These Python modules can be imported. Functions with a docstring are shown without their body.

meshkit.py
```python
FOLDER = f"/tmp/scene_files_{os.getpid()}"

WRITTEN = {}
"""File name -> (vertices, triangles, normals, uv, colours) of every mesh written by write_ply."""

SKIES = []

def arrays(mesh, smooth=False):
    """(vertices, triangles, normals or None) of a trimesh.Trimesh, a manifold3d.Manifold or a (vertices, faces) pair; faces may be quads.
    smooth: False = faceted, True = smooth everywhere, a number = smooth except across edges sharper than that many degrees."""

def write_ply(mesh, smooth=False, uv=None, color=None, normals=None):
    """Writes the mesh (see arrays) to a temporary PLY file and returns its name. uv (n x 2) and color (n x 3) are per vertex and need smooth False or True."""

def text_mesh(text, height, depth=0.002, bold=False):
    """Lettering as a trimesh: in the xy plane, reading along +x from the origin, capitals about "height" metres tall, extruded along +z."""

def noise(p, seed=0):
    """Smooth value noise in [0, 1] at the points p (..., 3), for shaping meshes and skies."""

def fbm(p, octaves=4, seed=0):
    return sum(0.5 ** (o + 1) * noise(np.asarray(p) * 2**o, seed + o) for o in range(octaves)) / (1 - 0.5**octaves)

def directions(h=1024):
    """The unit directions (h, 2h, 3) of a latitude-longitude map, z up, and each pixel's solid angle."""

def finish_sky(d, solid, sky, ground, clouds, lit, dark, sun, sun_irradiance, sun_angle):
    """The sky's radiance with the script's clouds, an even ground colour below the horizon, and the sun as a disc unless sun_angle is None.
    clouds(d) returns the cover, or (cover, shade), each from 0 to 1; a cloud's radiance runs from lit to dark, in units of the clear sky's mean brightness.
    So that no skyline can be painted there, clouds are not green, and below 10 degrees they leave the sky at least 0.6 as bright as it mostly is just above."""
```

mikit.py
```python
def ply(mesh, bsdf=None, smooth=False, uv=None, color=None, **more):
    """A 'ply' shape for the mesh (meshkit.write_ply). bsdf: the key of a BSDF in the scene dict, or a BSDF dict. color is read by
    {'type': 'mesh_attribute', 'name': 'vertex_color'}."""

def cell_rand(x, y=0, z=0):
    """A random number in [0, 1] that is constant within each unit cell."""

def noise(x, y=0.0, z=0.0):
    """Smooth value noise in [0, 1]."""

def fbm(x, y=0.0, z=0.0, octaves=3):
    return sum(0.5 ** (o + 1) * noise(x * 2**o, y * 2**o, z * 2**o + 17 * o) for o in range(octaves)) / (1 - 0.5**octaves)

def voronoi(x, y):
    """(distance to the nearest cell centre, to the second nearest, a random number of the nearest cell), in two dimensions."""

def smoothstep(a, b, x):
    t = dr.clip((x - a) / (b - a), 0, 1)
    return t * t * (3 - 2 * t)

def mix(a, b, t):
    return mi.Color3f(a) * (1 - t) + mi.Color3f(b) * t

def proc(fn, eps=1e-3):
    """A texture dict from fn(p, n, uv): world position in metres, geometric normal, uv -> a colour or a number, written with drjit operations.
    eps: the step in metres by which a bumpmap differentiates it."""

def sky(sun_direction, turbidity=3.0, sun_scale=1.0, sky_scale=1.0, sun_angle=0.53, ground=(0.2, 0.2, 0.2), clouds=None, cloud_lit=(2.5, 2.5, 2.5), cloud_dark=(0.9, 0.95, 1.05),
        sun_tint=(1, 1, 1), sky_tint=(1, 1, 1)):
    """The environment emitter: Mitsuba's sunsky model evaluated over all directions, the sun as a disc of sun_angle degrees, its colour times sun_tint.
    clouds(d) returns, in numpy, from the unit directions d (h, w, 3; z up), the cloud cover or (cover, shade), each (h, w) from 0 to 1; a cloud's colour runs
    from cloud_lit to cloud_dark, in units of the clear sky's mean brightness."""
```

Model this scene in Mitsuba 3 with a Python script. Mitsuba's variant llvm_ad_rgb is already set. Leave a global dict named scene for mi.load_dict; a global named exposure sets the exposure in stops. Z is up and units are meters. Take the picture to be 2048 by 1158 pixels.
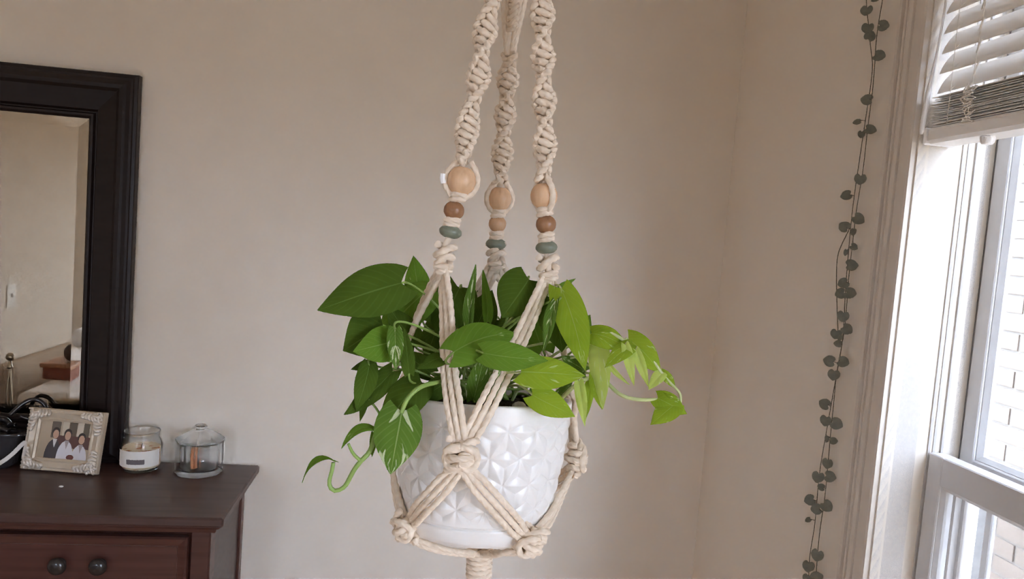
import math, random
import numpy as np, trimesh, mitsuba as mi, mikit, meshkit
import drjit as dr
from scipy.spatial import ConvexHull
from mikit import ply, proc, noise, fbm, smoothstep, mix

T = mi.ScalarTransform4f
scene = {'type': 'scene'}
labels = {}
# ------------------------------------------------------------------ camera, sky, exposure
EYE = np.array([0.0, 0.0, 1.6])
FWD = np.array([0.1342, 0.9885, -0.0697])
UP = np.array([-0.0661, 0.0791, 0.9947])
scene['camera'] = {'type': 'perspective', 'fov': 2 * math.degrees(math.atan(1024 / 1450)), 'fov_axis': 'x', 'near_clip': 0.02, 'far_clip': 200.0,
                   'to_world': T().look_at(origin=EYE.tolist(), target=(EYE + FWD).tolist(), up=UP.tolist())}
def cloud_cover(d):
    n = meshkit.fbm(d * np.array([3, 3, 7.0]), 4, 5)
    return np.ones(d.shape[:2]), np.clip((n - .35) * 1.2, 0, 1)
scene['sky'] = mikit.sky([0.55, -0.45, 0.75], turbidity=4.0, sun_scale=0.0, sky_scale=1.0, ground=(0.22, 0.18, 0.14), clouds=cloud_cover,
                         cloud_lit=(2.2, 2.6, 3.3), cloud_dark=(1.42, 1.65, 2.1))
exposure = 6.22

# ------------------------------------------------------------------ helpers
def add(key, mesh, bsdf, smooth=False, uv=None, color=None):
    """one entry of the scene; a key that is taken gets the next number"""
    k, n = key, 0
    while k in scene:
        n += 1
        k = f'{key}_{n:03d}'
    scene[k] = ply(mesh, bsdf, smooth, uv=uv, color=color)
    return k

def tag(key, label, category=None, group=None, kind=None):
    d = labels.setdefault(key, {})
    if label: d['label'] = label
    if category: d['category'] = category
    if group: d['group'] = group
    if kind: d['kind'] = kind

def cat(*ms):
    ms = [m for x in ms for m in (x if isinstance(x, list) else [x])]
    return trimesh.util.concatenate(ms)

def box(x0, x1, y0, y1, z0, z1, b=0.0):
    if b <= 0:
        return trimesh.creation.box(bounds=[[x0, y0, z0], [x1, y1, z1]])
    pts = []
    for sx in (0, 1):
        for sy in (0, 1):
            for sz in (0, 1):
                c = np.array([(x0, x1)[sx], (y0, y1)[sy], (z0, z1)[sz]])
                i = np.array([1 - 2 * sx, 1 - 2 * sy, 1 - 2 * sz]) * b
                for k in range(3):
                    o = i.copy(); o[k] = 0
                    pts.append(c + o)
    return trimesh.Trimesh(*hull(pts), process=False)

def hull(pts):
    pts = np.asarray(pts, float)
    h = ConvexHull(pts)
    f = h.simplices.copy()
    c = pts.mean(0)
    n = np.cross(pts[f[:, 1]] - pts[f[:, 0]], pts[f[:, 2]] - pts[f[:, 0]])
    flip = ((pts[f].mean(1) - c) * n).sum(1) < 0
    f[flip] = f[flip][:, ::-1]
    return pts, f

def spline(pts, ds):
    """smooth curve through the points, sampled every ds"""
    from scipy.interpolate import CubicSpline
    p = np.asarray(pts, float)
    t = np.concatenate([[0], np.cumsum(np.linalg.norm(np.diff(p, axis=0), axis=1) ** 0.75)])
    cs = CubicSpline(t, p, bc_type='natural')
    q = cs(np.linspace(0, t[-1], 400))
    s = np.concatenate([[0], np.cumsum(np.linalg.norm(np.diff(q, axis=0), axis=1))])
    n = max(3, int(s[-1] / ds) + 1)
    u = np.linspace(0, s[-1], n)
    return np.stack([np.interp(u, s, q[:, k]) for k in range(3)], 1)

def frames(p, hint=None):
    t = np.gradient(p, axis=0)
    t /= np.linalg.norm(t, axis=1, keepdims=True) + 1e-12
    a = np.array(hint if hint is not None else ([0, 0, 1.0] if abs(t[0, 2]) < .9 else [1.0, 0, 0]), float)
    A = np.zeros_like(p)
    for i in range(len(p)):
        a = a - t[i] * (a @ t[i])
        a /= np.linalg.norm(a) + 1e-12
        A[i] = a
    return t, A, np.cross(t, A)

def tube(p, r, sides=10, strands=0, pitch=.008, cap=True, closed=False, depth=.27):
    """tube along the sampled path; strands > 0 gives it the lay of a twisted cord"""
    p = np.asarray(p, float)
    t, A, B = frames(p)
    s = np.concatenate([[0], np.cumsum(np.linalg.norm(np.diff(p, axis=0), axis=1))])
    r = np.broadcast_to(np.asarray(r, float), (len(p),))
    th = np.linspace(0, 2 * np.pi, sides, endpoint=False)[None, :]
    rho = r[:, None] * np.ones_like(th)
    if strands:
        rho = rho * (1 - depth + depth * np.abs(np.cos(strands / 2 * (th - 2 * np.pi * s[:, None] / (pitch * strands) * strands / strands))))
    v = p[:, None] + rho[..., None] * (np.cos(th)[..., None] * A[:, None] + np.sin(th)[..., None] * B[:, None])
    n = len(p)
    i, j = np.meshgrid(np.arange(n - 1), np.arange(sides), indexing='ij')
    q = np.stack([i * sides + j, i * sides + (j + 1) % sides, (i + 1) * sides + (j + 1) % sides, (i + 1) * sides + j], -1).reshape(-1, 4)
    f = np.vstack([q[:, [0, 1, 2]], q[:, [0, 2, 3]]])
    v = v.reshape(-1, 3)
    if cap:
        k = len(v)
        v = np.vstack([v, p[0], p[-1]])
        jj = np.arange(sides)
        f = np.vstack([f, np.stack([np.full(sides, k), (jj + 1) % sides, jj], 1), np.stack([np.full(sides, k + 1), (n - 1) * sides + jj, (n - 1) * sides + (jj + 1) % sides], 1)])
    return trimesh.Trimesh(v, f, process=False)

CORD = .0027
def rope(pts, r=CORD, ds=.0011, sides=15, smoothpath=True):
    p = spline(pts, ds) if smoothpath else np.asarray(pts)
    return tube(p, r, sides, strands=3, pitch=.0075)

def lathe(profile, seg=48, center=(0, 0, 0)):
    pr = np.asarray(profile, float)
    th = np.linspace(0, 2 * np.pi, seg, endpoint=False)
    v = np.stack([pr[:, 0, None] * np.cos(th), pr[:, 0, None] * np.sin(th), np.repeat(pr[:, 1, None], seg, 1)], -1)
    n = len(pr)
    i, j = np.meshgrid(np.arange(n - 1), np.arange(seg), indexing='ij')
    q = np.stack([i * seg + j, i * seg + (j + 1) % seg, (i + 1) * seg + (j + 1) % seg, (i + 1) * seg + j], -1).reshape(-1, 4)
    return trimesh.Trimesh(v.reshape(-1, 3) + np.asarray(center), np.vstack([q[:, [0, 1, 2]], q[:, [0, 2, 3]]]), process=False)

def place(m, X, Y, Z, o):
    """mesh from local axes to world: columns X, Y, Z, origin o"""
    m = m.copy()
    m.vertices = m.vertices @ np.array([X, Y, Z]) + np.asarray(o)
    return m

def mitred(rect, profile, y, axes='xz', sign=-1):
    """picture-frame moulding round rect (x0, x1, z0, z1); profile points (outward, depth towards the room)"""
    x0, x1, z0, z1 = rect
    rings = []
    for o, d in profile:
        yy = y + sign * d
        rings.append([[x0 - o, yy, z0 - o], [x1 + o, yy, z0 - o], [x1 + o, yy, z1 + o], [x0 - o, yy, z1 + o]])
    v = np.array(rings).reshape(-1, 3)
    f = []
    n = len(profile)
    for i in range(n):
        a, b = i, (i + 1) % n
        for k in range(4):
            l = (k + 1) % 4
            f += [[a * 4 + k, a * 4 + l, b * 4 + l], [a * 4 + k, b * 4 + l, b * 4 + k]]
    m = trimesh.Trimesh(v, f, process=False)
    m.fix_normals()
    return m

def extrude(profile, z0, z1, flip=False):
    """closed (x, y) profile, extruded along z, convex or not"""
    from shapely.geometry import Polygon
    m = trimesh.creation.extrude_polygon(Polygon(profile), z1 - z0, engine='earcut')
    m.apply_translation([0, 0, z0])
    return m

def ellipsoid(c, r, sub=3):
    m = trimesh.creation.icosphere(subdivisions=sub)
    m.vertices = m.vertices * np.asarray(r) + np.asarray(c)
    return m

# ------------------------------------------------------------------ materials
def rgb(*c): return {'type': 'rgb', 'value': list(c)}
def mat(name, color, rough=.5, **k):
    if callable(color): color = proc(color)
    elif isinstance(color, tuple): color = rgb(*color)
    scene[name] = {'type': 'twosided', 'bsdf': {'type': 'principled', 'base_color': color, 'roughness': rough, **k}}

def paint(c, amt=.03, sc=6.0):
    def fn(p, n, uv): return mi.Color3f(*c) * (1 - amt + 2 * amt * fbm(p.x * sc, p.y * sc, p.z * sc))
    return fn
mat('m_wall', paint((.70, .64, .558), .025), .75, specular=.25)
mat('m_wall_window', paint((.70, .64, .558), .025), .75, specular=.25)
mat('m_wall_left_dimmed', paint((.60, .525, .44), .025), .75, specular=.25)  # darker copy of the wall colour, standing for dimmer light on this side
mat('m_ceiling', paint((.82, .78, .72), .02), .9, specular=.2)
def floor_fn(p, n, uv):
    bx = dr.floor(p.x / .12)
    g = fbm(p.x * 40, p.y * 4 + bx * 7.3, 0)
    return mix((.42, .27, .15), (.60, .42, .26), g) * (.8 + .4 * mikit.cell_rand(bx, dr.floor((p.y + bx * .37) / .9)))
mat('m_floor', floor_fn, .35, specular=.4)
mat('m_trim', paint((.60, .54, .475), .02), .45, specular=.4)
mat('m_jamb_dimmed', (.46, .435, .415), .4, specular=.4)  # darkened below the sash vinyl to hold down strong light on the reveal
mat('m_vinyl', (.56, .56, .565), .35, specular=.5)
mat('m_slat', (.80, .79, .77), .4, specular=.4)
mat('m_string', (.78, .76, .72), .8)
mat('m_clear_plastic', (.85, .85, .86), .12, specular=.7, clearcoat=.6)
mat('m_dark_gap', (.10, .095, .095), .6)
mat('m_wire', (.16, .16, .17), .6)
def cotton_fn(p, n, uv):
    return mix((.62, .51, .395), (.78, .68, .56), fbm(p.x * 260, p.y * 260, p.z * 260, octaves=2))
mat('m_cotton', cotton_fn, .9, specular=.15, sheen=.5)
def bead_wood(a, b):
    def fn(p, n, uv):
        g = fbm(p.x * 420, p.y * 420, p.z * 60)
        return mix(a, b, g)
    return fn
mat('m_bead_light', bead_wood((.56, .34, .19), (.68, .46, .29)), .35, specular=.45)
mat('m_bead_brown', bead_wood((.22, .10, .045), (.32, .165, .08)), .3, specular=.5)
mat('m_bead_tan', bead_wood((.48, .28, .155), (.58, .37, .22)), .35, specular=.45)
mat('m_bead_green', bead_wood((.145, .160, .118), (.185, .205, .150)), .3, specular=.5)
mat('m_ceramic', (.71, .69, .665), .24, specular=.5, clearcoat=.35, clearcoat_gloss=.85)
def soil_fn(p, n, uv): return mix((.010, .008, .007), (.05, .038, .03), fbm(p.x * 400, p.y * 400, p.z * 400))
mat('m_soil', soil_fn, .95, specular=.1)
mat('m_stone', paint((.42, .39, .36), .25, 300.), .9)
def wood_dark(a, b):
    def fn(p, n, uv):
        g = fbm(p.x * 6, p.y * 70, p.z * 90)
        g2 = fbm(p.x * 3, p.y * 9, p.z * 9)
        return mix(a, b, dr.clip(.6 * g + .5 * g2 - .05, 0, 1))
    return fn
mat('m_dresser', wood_dark((.030, .013, .010), (.095, .038, .030)), .3, specular=.45)
mat('m_dresser_top', wood_dark((.034, .020, .016), (.085, .045, .038)), .34, specular=.5)
mat('m_dresser_side', wood_dark((.030, .018, .015), (.06, .035, .03)), .3, specular=.5)
mat('m_mirror_frame', wood_dark((.006, .004, .004), (.018, .010, .009)), .36, specular=.3)
mat('m_knob', (.018, .014, .013), .22, specular=.6)
scene['m_mirror'] = {'type': 'conductor', 'material': 'Ag', 'specular_reflectance': rgb(.58, .54, .49)}
scene['m_chrome'] = {'type': 'roughconductor', 'material': 'Ag', 'alpha': .12, 'specular_reflectance': rgb(.75, .72, .68)}
scene['m_glass'] = {'type': 'dielectric', 'int_ior': 1.5}
scene['m_frosted'] = {'type': 'roughdielectric', 'int_ior': 1.5, 'alpha': .12}
scene['m_pane'] = {'type': 'thindielectric', 'int_ior': 1.5}
def wax_fn(p, n, uv):
    s = fbm(p.x * 60, p.y * 60, p.z * 25)
    return mix((.72, .60, .42), (.45, .20, .08), smoothstep(.52, .72, s))
mat('m_wax', wax_fn, .5)
mat('m_paper_label', (.72, .69, .64), .6)
mat('m_label_dark', (.12, .10, .10), .6)
def silver_fn(p, n, uv): return mix((.58, .50, .40), (.74, .70, .64), fbm(p.x * 130, p.y * 130, p.z * 130))
mat('m_frame_silver', silver_fn, .35, metallic=.35, specular=.5)
mat('m_frame_cream', paint((.55, .46, .35), .08, 60.), .4, metallic=.2)
mat('m_black_gloss', (.012, .010, .011), .16, specular=.6)
mat('m_black_matte', (.012, .009, .010), .6)
mat('m_white_cloth', paint((.74, .73, .73), .04, 10.), .85)
mat('m_headboard', paint((.36, .27, .19), .06, 20.), .85)
mat('m_box_wood', wood_dark((.16, .05, .035), (.30, .11, .07)), .4)
mat('m_box_top', wood_dark((.36, .17, .09), (.46, .24, .14)), .4)
mat('m_bag', (.07, .045, .035), .6)
mat('m_switch', (.70, .67, .62), .4)
mat('m_white_plain', (.8, .8, .8), .5)
mat('m_brick', paint((.150, .118, .092), .16, 9.), .9)
mat('m_mortar', paint((.165, .15, .13), .08, 30.), .95)
mat('m_ground', paint((.30, .25, .19), .12, 4.), .95)
mat('m_grey_post', paint((.20, .20, .20), .1, 30.), .8)
mat('m_ribbon', (.62, .58, .54), .6)
mat('m_heart_leaf', paint((.165, .17, .135), .25, 120.), .55, specular=.35)
mat('m_heart_stem', (.10, .085, .06), .7)
mat('m_reflection_orange', paint((.48, .17, .06), .2, 150.), .6)
mat('m_iron', (.25, .2, .12), .35, metallic=1.0)

def leaf_fn(c0, c1, vein, patch, amount):
    def fn(p, n, uv):
        u, v = uv.x, uv.y * 2 - 1
        a = dr.abs(v)
        base = mix(c0, c1, fbm(p.x * 45, p.y * 45, p.z * 45))
        mid = 1 - smoothstep(.0, .05, a)
        w = u * 9 - a * 3.2
        side = (1 - smoothstep(.0, .2, dr.abs(w - dr.round(w)))) * smoothstep(.05, .2, a) * .13
        col = mix(base, vein, dr.clip(mid * .65 + side, 0, 1))
        if amount > 0:
            streak = fbm(p.x * 24 + p.y * 9 + 3, (u - a * .45) * 8, a * 2.2 + p.z * 14)
            col = mix(col, patch, smoothstep(1 - amount, 1.08 - amount, streak) * .8)
        return col
    return fn
def leafmat(name, *a, trans=.6, rough=.30):
    scene[name] = {'type': 'principledthin', 'base_color': proc(leaf_fn(*a)), 'roughness': rough, 'diff_trans': trans, 'spec_trans': 0.0, 'eta': 1.55}
leafmat('m_leaf_dark', (.048, .086, .012), (.075, .125, .018), (.13, .20, .05), (.40, .50, .20), .16, trans=.45)
leafmat('m_leaf_mid', (.10, .20, .022), (.15, .27, .035), (.25, .36, .10), (.46, .57, .24), .22, trans=.6)
leafmat('m_leaf_lime', (.24, .37, .025), (.33, .47, .04), (.42, .55, .15), (.56, .68, .26), .33, trans=.9)
leafmat('m_leaf_pale', (.48, .62, .12), (.58, .70, .18), (.52, .64, .26), (.66, .76, .40), .34, trans=.9)
leafmat('m_leaf_varieg', (.075, .150, .022), (.12, .21, .035), (.34, .44, .16), (.60, .66, .40), .36, trans=.5)
mat('m_stem', paint((.22, .33, .08), .15, 90.), .4, specular=.4)
mat('m_stem_pale', paint((.46, .52, .24), .12, 90.), .4, specular=.4)

def photo_fn(p, n, uv):
    u, v = uv.x, uv.y
    col = mix((.36, .28, .19), (.46, .37, .27), v)
    for c, w, k in ((.30, .085, (.13, .10, .075)), (.48, .06, (.55, .48, .38)), (.62, .075, (.11, .085, .06)), (.76, .055, (.56, .49, .40)), (.88, .06, (.12, .10, .07)), (.97, .04, (.5, .43, .34))):
        col = dr.select((dr.abs(u - c) < w) & (v > .55), mi.Color3f(*k), col)
    col = dr.select((u > .30) & (v < .62) & (v > .30), mi.Color3f(.10, .045, .04), col)
    def ell(cx, cy, rx, ry): return dr.square((u - cx) / rx) + dr.square((v - cy) / ry) < 1
    people = ((.30, .60, (.055, .047, .05)), (.53, .58, (.62, .60, .62)), (.80, .50, (.60, .58, .61)))
    for cx, top, k in people:
        body = ell(cx, top - .55, .155, .46) & (v < top - .1)
        col = dr.select(body, mi.Color3f(*k), col)
        col = dr.select((dr.abs(u - cx - .01) < .035 - (top - .12 - v) * .18) & (v < top - .08) & (v > top - .30), mi.Color3f(.62, .6, .6) if cx < .4 else mi.Color3f(.35, .30, .30), col)
        col = dr.select(ell(cx + .01, top + .09, .075, .135), mi.Color3f(.035, .026, .024), col)
        col = dr.select(ell(cx + .012, top + .045, .056, .115), mi.Color3f(.52, .33, .235), col)
    col = dr.select(ell(.64, .07, .07, .07), mi.Color3f(.12, .04, .035), col)
    return col
mat('m_photo', photo_fn, .25, specular=.5)

# ------------------------------------------------------------------ measured tables (world metres)
LEAVES = [
    ((-0.0102, 0.6, 1.557), (-0.0738, 0.58, 1.5328), 0.6, (0.1869, -0.9398, 0.286), 0.1, 0.06, 'dark'),
    ((0.0056, 0.68, 1.5364), (-0.0021, 0.67, 1.5774), 0.62, (0.2227, -0.956, -0.1912), 0.35, 0.0, 'mid'),
    ((0.0132, 0.665, 1.5457), (-0.0295, 0.64, 1.4991), 0.56, (-0.076, -0.848, 0.5245), 0.12, 0.14, 'mid'),
    ((-0.0237, 0.6, 1.5206), (-0.0515, 0.575, 1.5024), 1.0, (0.4441, -0.7951, 0.4129), 0.08, 0.12, 'dark'),
    ((-0.0113, 0.585, 1.5111), (-0.0429, 0.562, 1.5046), 0.74, (0.5266, -0.8023, 0.2811), 0.1, 0.1, 'mid'),
    ((-0.0124, 0.572, 1.5217), (-0.0094, 0.565, 1.4914), 0.46, (0.0128, -0.974, 0.226), 0.45, 0.05, 'varieg'),
    ((0.0008, 0.575, 1.4876), (-0.0052, 0.58, 1.5231), 0.34, (0.0073, -0.99, 0.1407), 0.35, 0.0, 'dark'),
    ((0.0283, 0.59, 1.4985), (0.0069, 0.58, 1.4902), 0.62, (-0.0473, -0.5786, 0.8143), 0.1, 0.12, 'dark'),
    ((0.0415, 0.67, 1.55), (0.023, 0.66, 1.5064), 0.95, (0.0004, -0.9747, 0.2235), 0.1, 0.08, 'dark'),
    ((-0.0282, 0.6, 1.4887), (-0.0457, 0.59, 1.4851), 0.5, (0.309, -0.7504, 0.5843), 0.2, 0.1, 'dark'),
    ((-0.0122, 0.59, 1.4857), (-0.0471, 0.57, 1.4544), 0.4, (-0.0501, -0.8149, 0.5774), 0.3, -0.18, 'dark'),
    ((-0.0313, 0.585, 1.4897), (-0.0386, 0.575, 1.4543), 0.5, (0.2367, -0.9467, 0.2187), 0.35, 0.12, 'dark'),
    ((-0.032, 0.582, 1.4647), (-0.0353, 0.578, 1.446), 0.34, (0.049, -0.9783, 0.2012), 0.4, 0.0, 'dark'),
    ((0.0111, 0.592, 1.4757), (-0.0197, 0.568, 1.4377), 0.58, (-0.0572, -0.8221, 0.5664), 0.15, 0.24, 'dark'),
    ((-0.003, 0.563, 1.4589), (-0.0081, 0.545, 1.4149), 0.8, (0.1068, -0.9245, 0.3659), 0.1, 0.05, 'varieg'),
    ((0.0322, 0.605, 1.4748), (0.009, 0.595, 1.459), 0.66, (0.0487, -0.8751, 0.4815), 0.1, 0.1, 'dark'),
    ((-0.0519, 0.56, 1.4182), (-0.0734, 0.545, 1.4063), 0.34, (-0.2894, -0.3104, 0.9055), 0.45, 0.42, 'mid'),
    ((-0.0218, 0.566, 1.4418), (-0.0466, 0.552, 1.4315), 0.42, (-0.1603, -0.3841, 0.9093), 0.35, 0.4, 'mid'),
    ((-0.0233, 0.568, 1.44), (-0.0236, 0.565, 1.4216), 0.34, (0.0383, -0.9862, 0.1609), 0.4, 0.05, 'mid'),
    ((-0.0188, 0.6, 1.4821), (-0.0311, 0.59, 1.4608), 0.5, (0.126, -0.924, 0.3611), 0.3, 0.1, 'dark'),
    ((0.0502, 0.63, 1.5189), (0.0508, 0.622, 1.5755), 0.2, (-0.42, -0.8992, -0.1231), 0.6, 0.04, 'varieg'),
    ((0.0666, 0.64, 1.5253), (0.0594, 0.632, 1.5709), 0.24, (0.2812, -0.9518, -0.1225), 0.55, 0.04, 'mid'),
    ((0.062, 0.68, 1.5163), (0.0749, 0.69, 1.5496), 0.8, (-0.0255, -0.9548, 0.296), 0.1, 0.05, 'dark'),
    ((0.0962, 0.612, 1.5659), (0.0748, 0.6, 1.5333), 1.0, (0.1355, -0.9554, 0.2624), 0.1, 0.1, 'dark'),
    ((0.1088, 0.65, 1.5505), (0.0915, 0.64, 1.5178), 0.6, (-0.0464, -0.9483, 0.3139), 0.15, 0.1, 'dark'),
    ((0.0347, 0.566, 1.5079), (0.0862, 0.585, 1.5241), 0.6, (0.0601, -0.7387, 0.6714), 0.1, 0.14, 'mid'),
    ((0.0569, 0.552, 1.5106), (0.1066, 0.545, 1.5083), 0.47, (-0.1387, -0.9901, 0.0217), 0.12, 0.1, 'mid'),
    ((0.0883, 0.556, 1.4966), (0.1379, 0.55, 1.4975), 0.53, (-0.1205, -0.9515, 0.2831), 0.1, 0.08, 'lime'),
    ((0.0996, 0.562, 1.4775), (0.1327, 0.552, 1.464), 0.6, (-0.2656, -0.9622, 0.0606), 0.12, 0.08, 'lime'),
    ((0.0549, 0.585, 1.4672), (0.0608, 0.575, 1.5094), 0.42, (-0.1628, -0.9649, -0.2061), 0.3, 0.05, 'varieg'),
    ((0.0616, 0.578, 1.4692), (0.0741, 0.57, 1.4968), 0.26, (0.0285, -0.9567, -0.2896), 0.45, 0.05, 'varieg'),
    ((0.0732, 0.6, 1.4762), (0.0922, 0.6, 1.5071), 0.5, (-0.1767, -0.9783, 0.1084), 0.2, 0.05, 'mid'),
    ((0.1078, 0.65, 1.5275), (0.0744, 0.66, 1.5149), 0.6, (-0.3542, -0.9089, 0.22), 0.1, 0.1, 'dark'),
    ((0.0499, 0.7, 1.5374), (0.0764, 0.69, 1.4964), 0.8, (-0.1183, -0.9796, 0.1623), 0.1, 0.1, 'dark'),
    ((0.0272, 0.7, 1.5165), (0.0152, 0.69, 1.4784), 0.6, (0.0032, -0.9674, 0.2533), 0.1, 0.1, 'dark'),
    ((0.0896, 0.68, 1.4987), (0.0563, 0.66, 1.4766), 0.6, (0.0172, -0.7535, 0.6573), 0.1, 0.1, 'mid'),
    ((0.117, 0.63, 1.5036), (0.1022, 0.64, 1.5383), 0.75, (-0.199, -0.961, 0.1921), 0.12, 0.05, 'mid'),
    ((0.0843, 0.69, 1.5212), (0.1093, 0.68, 1.495), 0.7, (-0.1905, -0.9639, 0.186), 0.1, 0.1, 'dark'),
    ((0.1153, 0.578, 1.5515), (0.1055, 0.565, 1.5107), 0.26, (-0.5369, -0.7581, 0.3703), 0.55, 0.06, 'varieg'),
    ((0.1206, 0.605, 1.5501), (0.1262, 0.59, 1.5089), 0.78, (-0.2306, -0.9239, 0.3054), 0.1, 0.08, 'dark'),
    ((0.1222, 0.596, 1.5616), (0.1435, 0.57, 1.4967), 0.4, (-0.0799, -0.934, 0.3482), 0.14, 0.12, 'lime'),
    ((0.1238, 0.625, 1.5585), (0.1408, 0.625, 1.5694), 0.3, (-0.0861, -0.9871, 0.1351), 0.3, 0.0, 'mid'),
    ((0.1485, 0.582, 1.5266), (0.1786, 0.57, 1.518), 0.66, (-0.1771, -0.8254, 0.536), 0.14, 0.16, 'lime'),
    ((0.1557, 0.585, 1.5207), (0.1594, 0.568, 1.4673), 0.34, (-0.4307, -0.868, 0.2471), 0.15, 0.08, 'pale'),
    ((0.1534, 0.58, 1.4936), (0.1597, 0.572, 1.4659), 0.46, (-0.0932, -0.962, 0.2567), 0.2, 0.06, 'lime'),
    ((0.1764, 0.572, 1.5255), (0.2032, 0.56, 1.5009), 0.62, (-0.1243, -0.938, 0.3235), 0.16, 0.16, 'lime'),
    ((0.1784, 0.566, 1.5215), (0.1554, 0.56, 1.503), 0.52, (-0.2645, -0.7734, 0.5761), 0.2, 0.12, 'lime'),
    ((0.1618, 0.567, 1.504), (0.1773, 0.56, 1.4898), 0.22, (-0.4838, -0.8692, -0.1018), 0.5, 0.14, 'pale'),
    ((0.1719, 0.564, 1.5215), (0.1798, 0.556, 1.4904), 0.3, (-0.1328, -0.9676, 0.2149), 0.5, 0.06, 'pale'),
    ((0.1808, 0.562, 1.5182), (0.192, 0.556, 1.4897), 0.3, (-0.285, -0.9543, 0.0894), 0.5, 0.06, 'pale'),
    ((0.204, 0.56, 1.5014), (0.1911, 0.553, 1.4883), 0.55, (-0.1832, -0.7805, 0.5977), 0.25, 0.08, 'pale'),
    ((0.2034, 0.562, 1.5014), (0.2151, 0.556, 1.4892), 0.5, (-0.0697, -0.9196, 0.3867), 0.3, 0.14, 'lime'),
    ((0.2044, 0.56, 1.4829), (0.2195, 0.552, 1.4805), 0.62, (-0.4844, -0.8206, -0.3031), 0.3, 0.35, 'lime'),
    ((0.2007, 0.556, 1.4807), (0.2231, 0.548, 1.471), 0.72, (-0.1907, -0.9265, 0.3244), 0.2, 0.12, 'lime'),
    ((0.2151, 0.553, 1.4776), (0.1926, 0.545, 1.4616), 0.66, (-0.1376, -0.7955, 0.5902), 0.18, 0.12, 'lime'),
    ((0.1403, 0.58, 1.4871), (0.1451, 0.566, 1.4527), 0.28, (-0.2542, -0.9075, 0.3345), 0.45, 0.06, 'pale'),
    ((0.1515, 0.584, 1.4877), (0.1469, 0.572, 1.4583), 0.3, (-0.3845, -0.832, 0.3999), 0.4, 0.06, 'lime'),
    ((0.1509, 0.605, 1.4912), (0.1277, 0.6, 1.5039), 0.6, (0.2619, -0.9599, 0.1004), 0.2, 0.1, 'varieg'),
    ((0.1257, 0.6, 1.4658), (0.1396, 0.6, 1.4816), 0.5, (-0.219, -0.9565, 0.1928), 0.2, 0.1, 'varieg'),
    ((0.146, 0.63, 1.5097), (0.1599, 0.64, 1.5365), 0.7, (-0.1033, -0.913, 0.3947), 0.2, 0.05, 'mid'),
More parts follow.
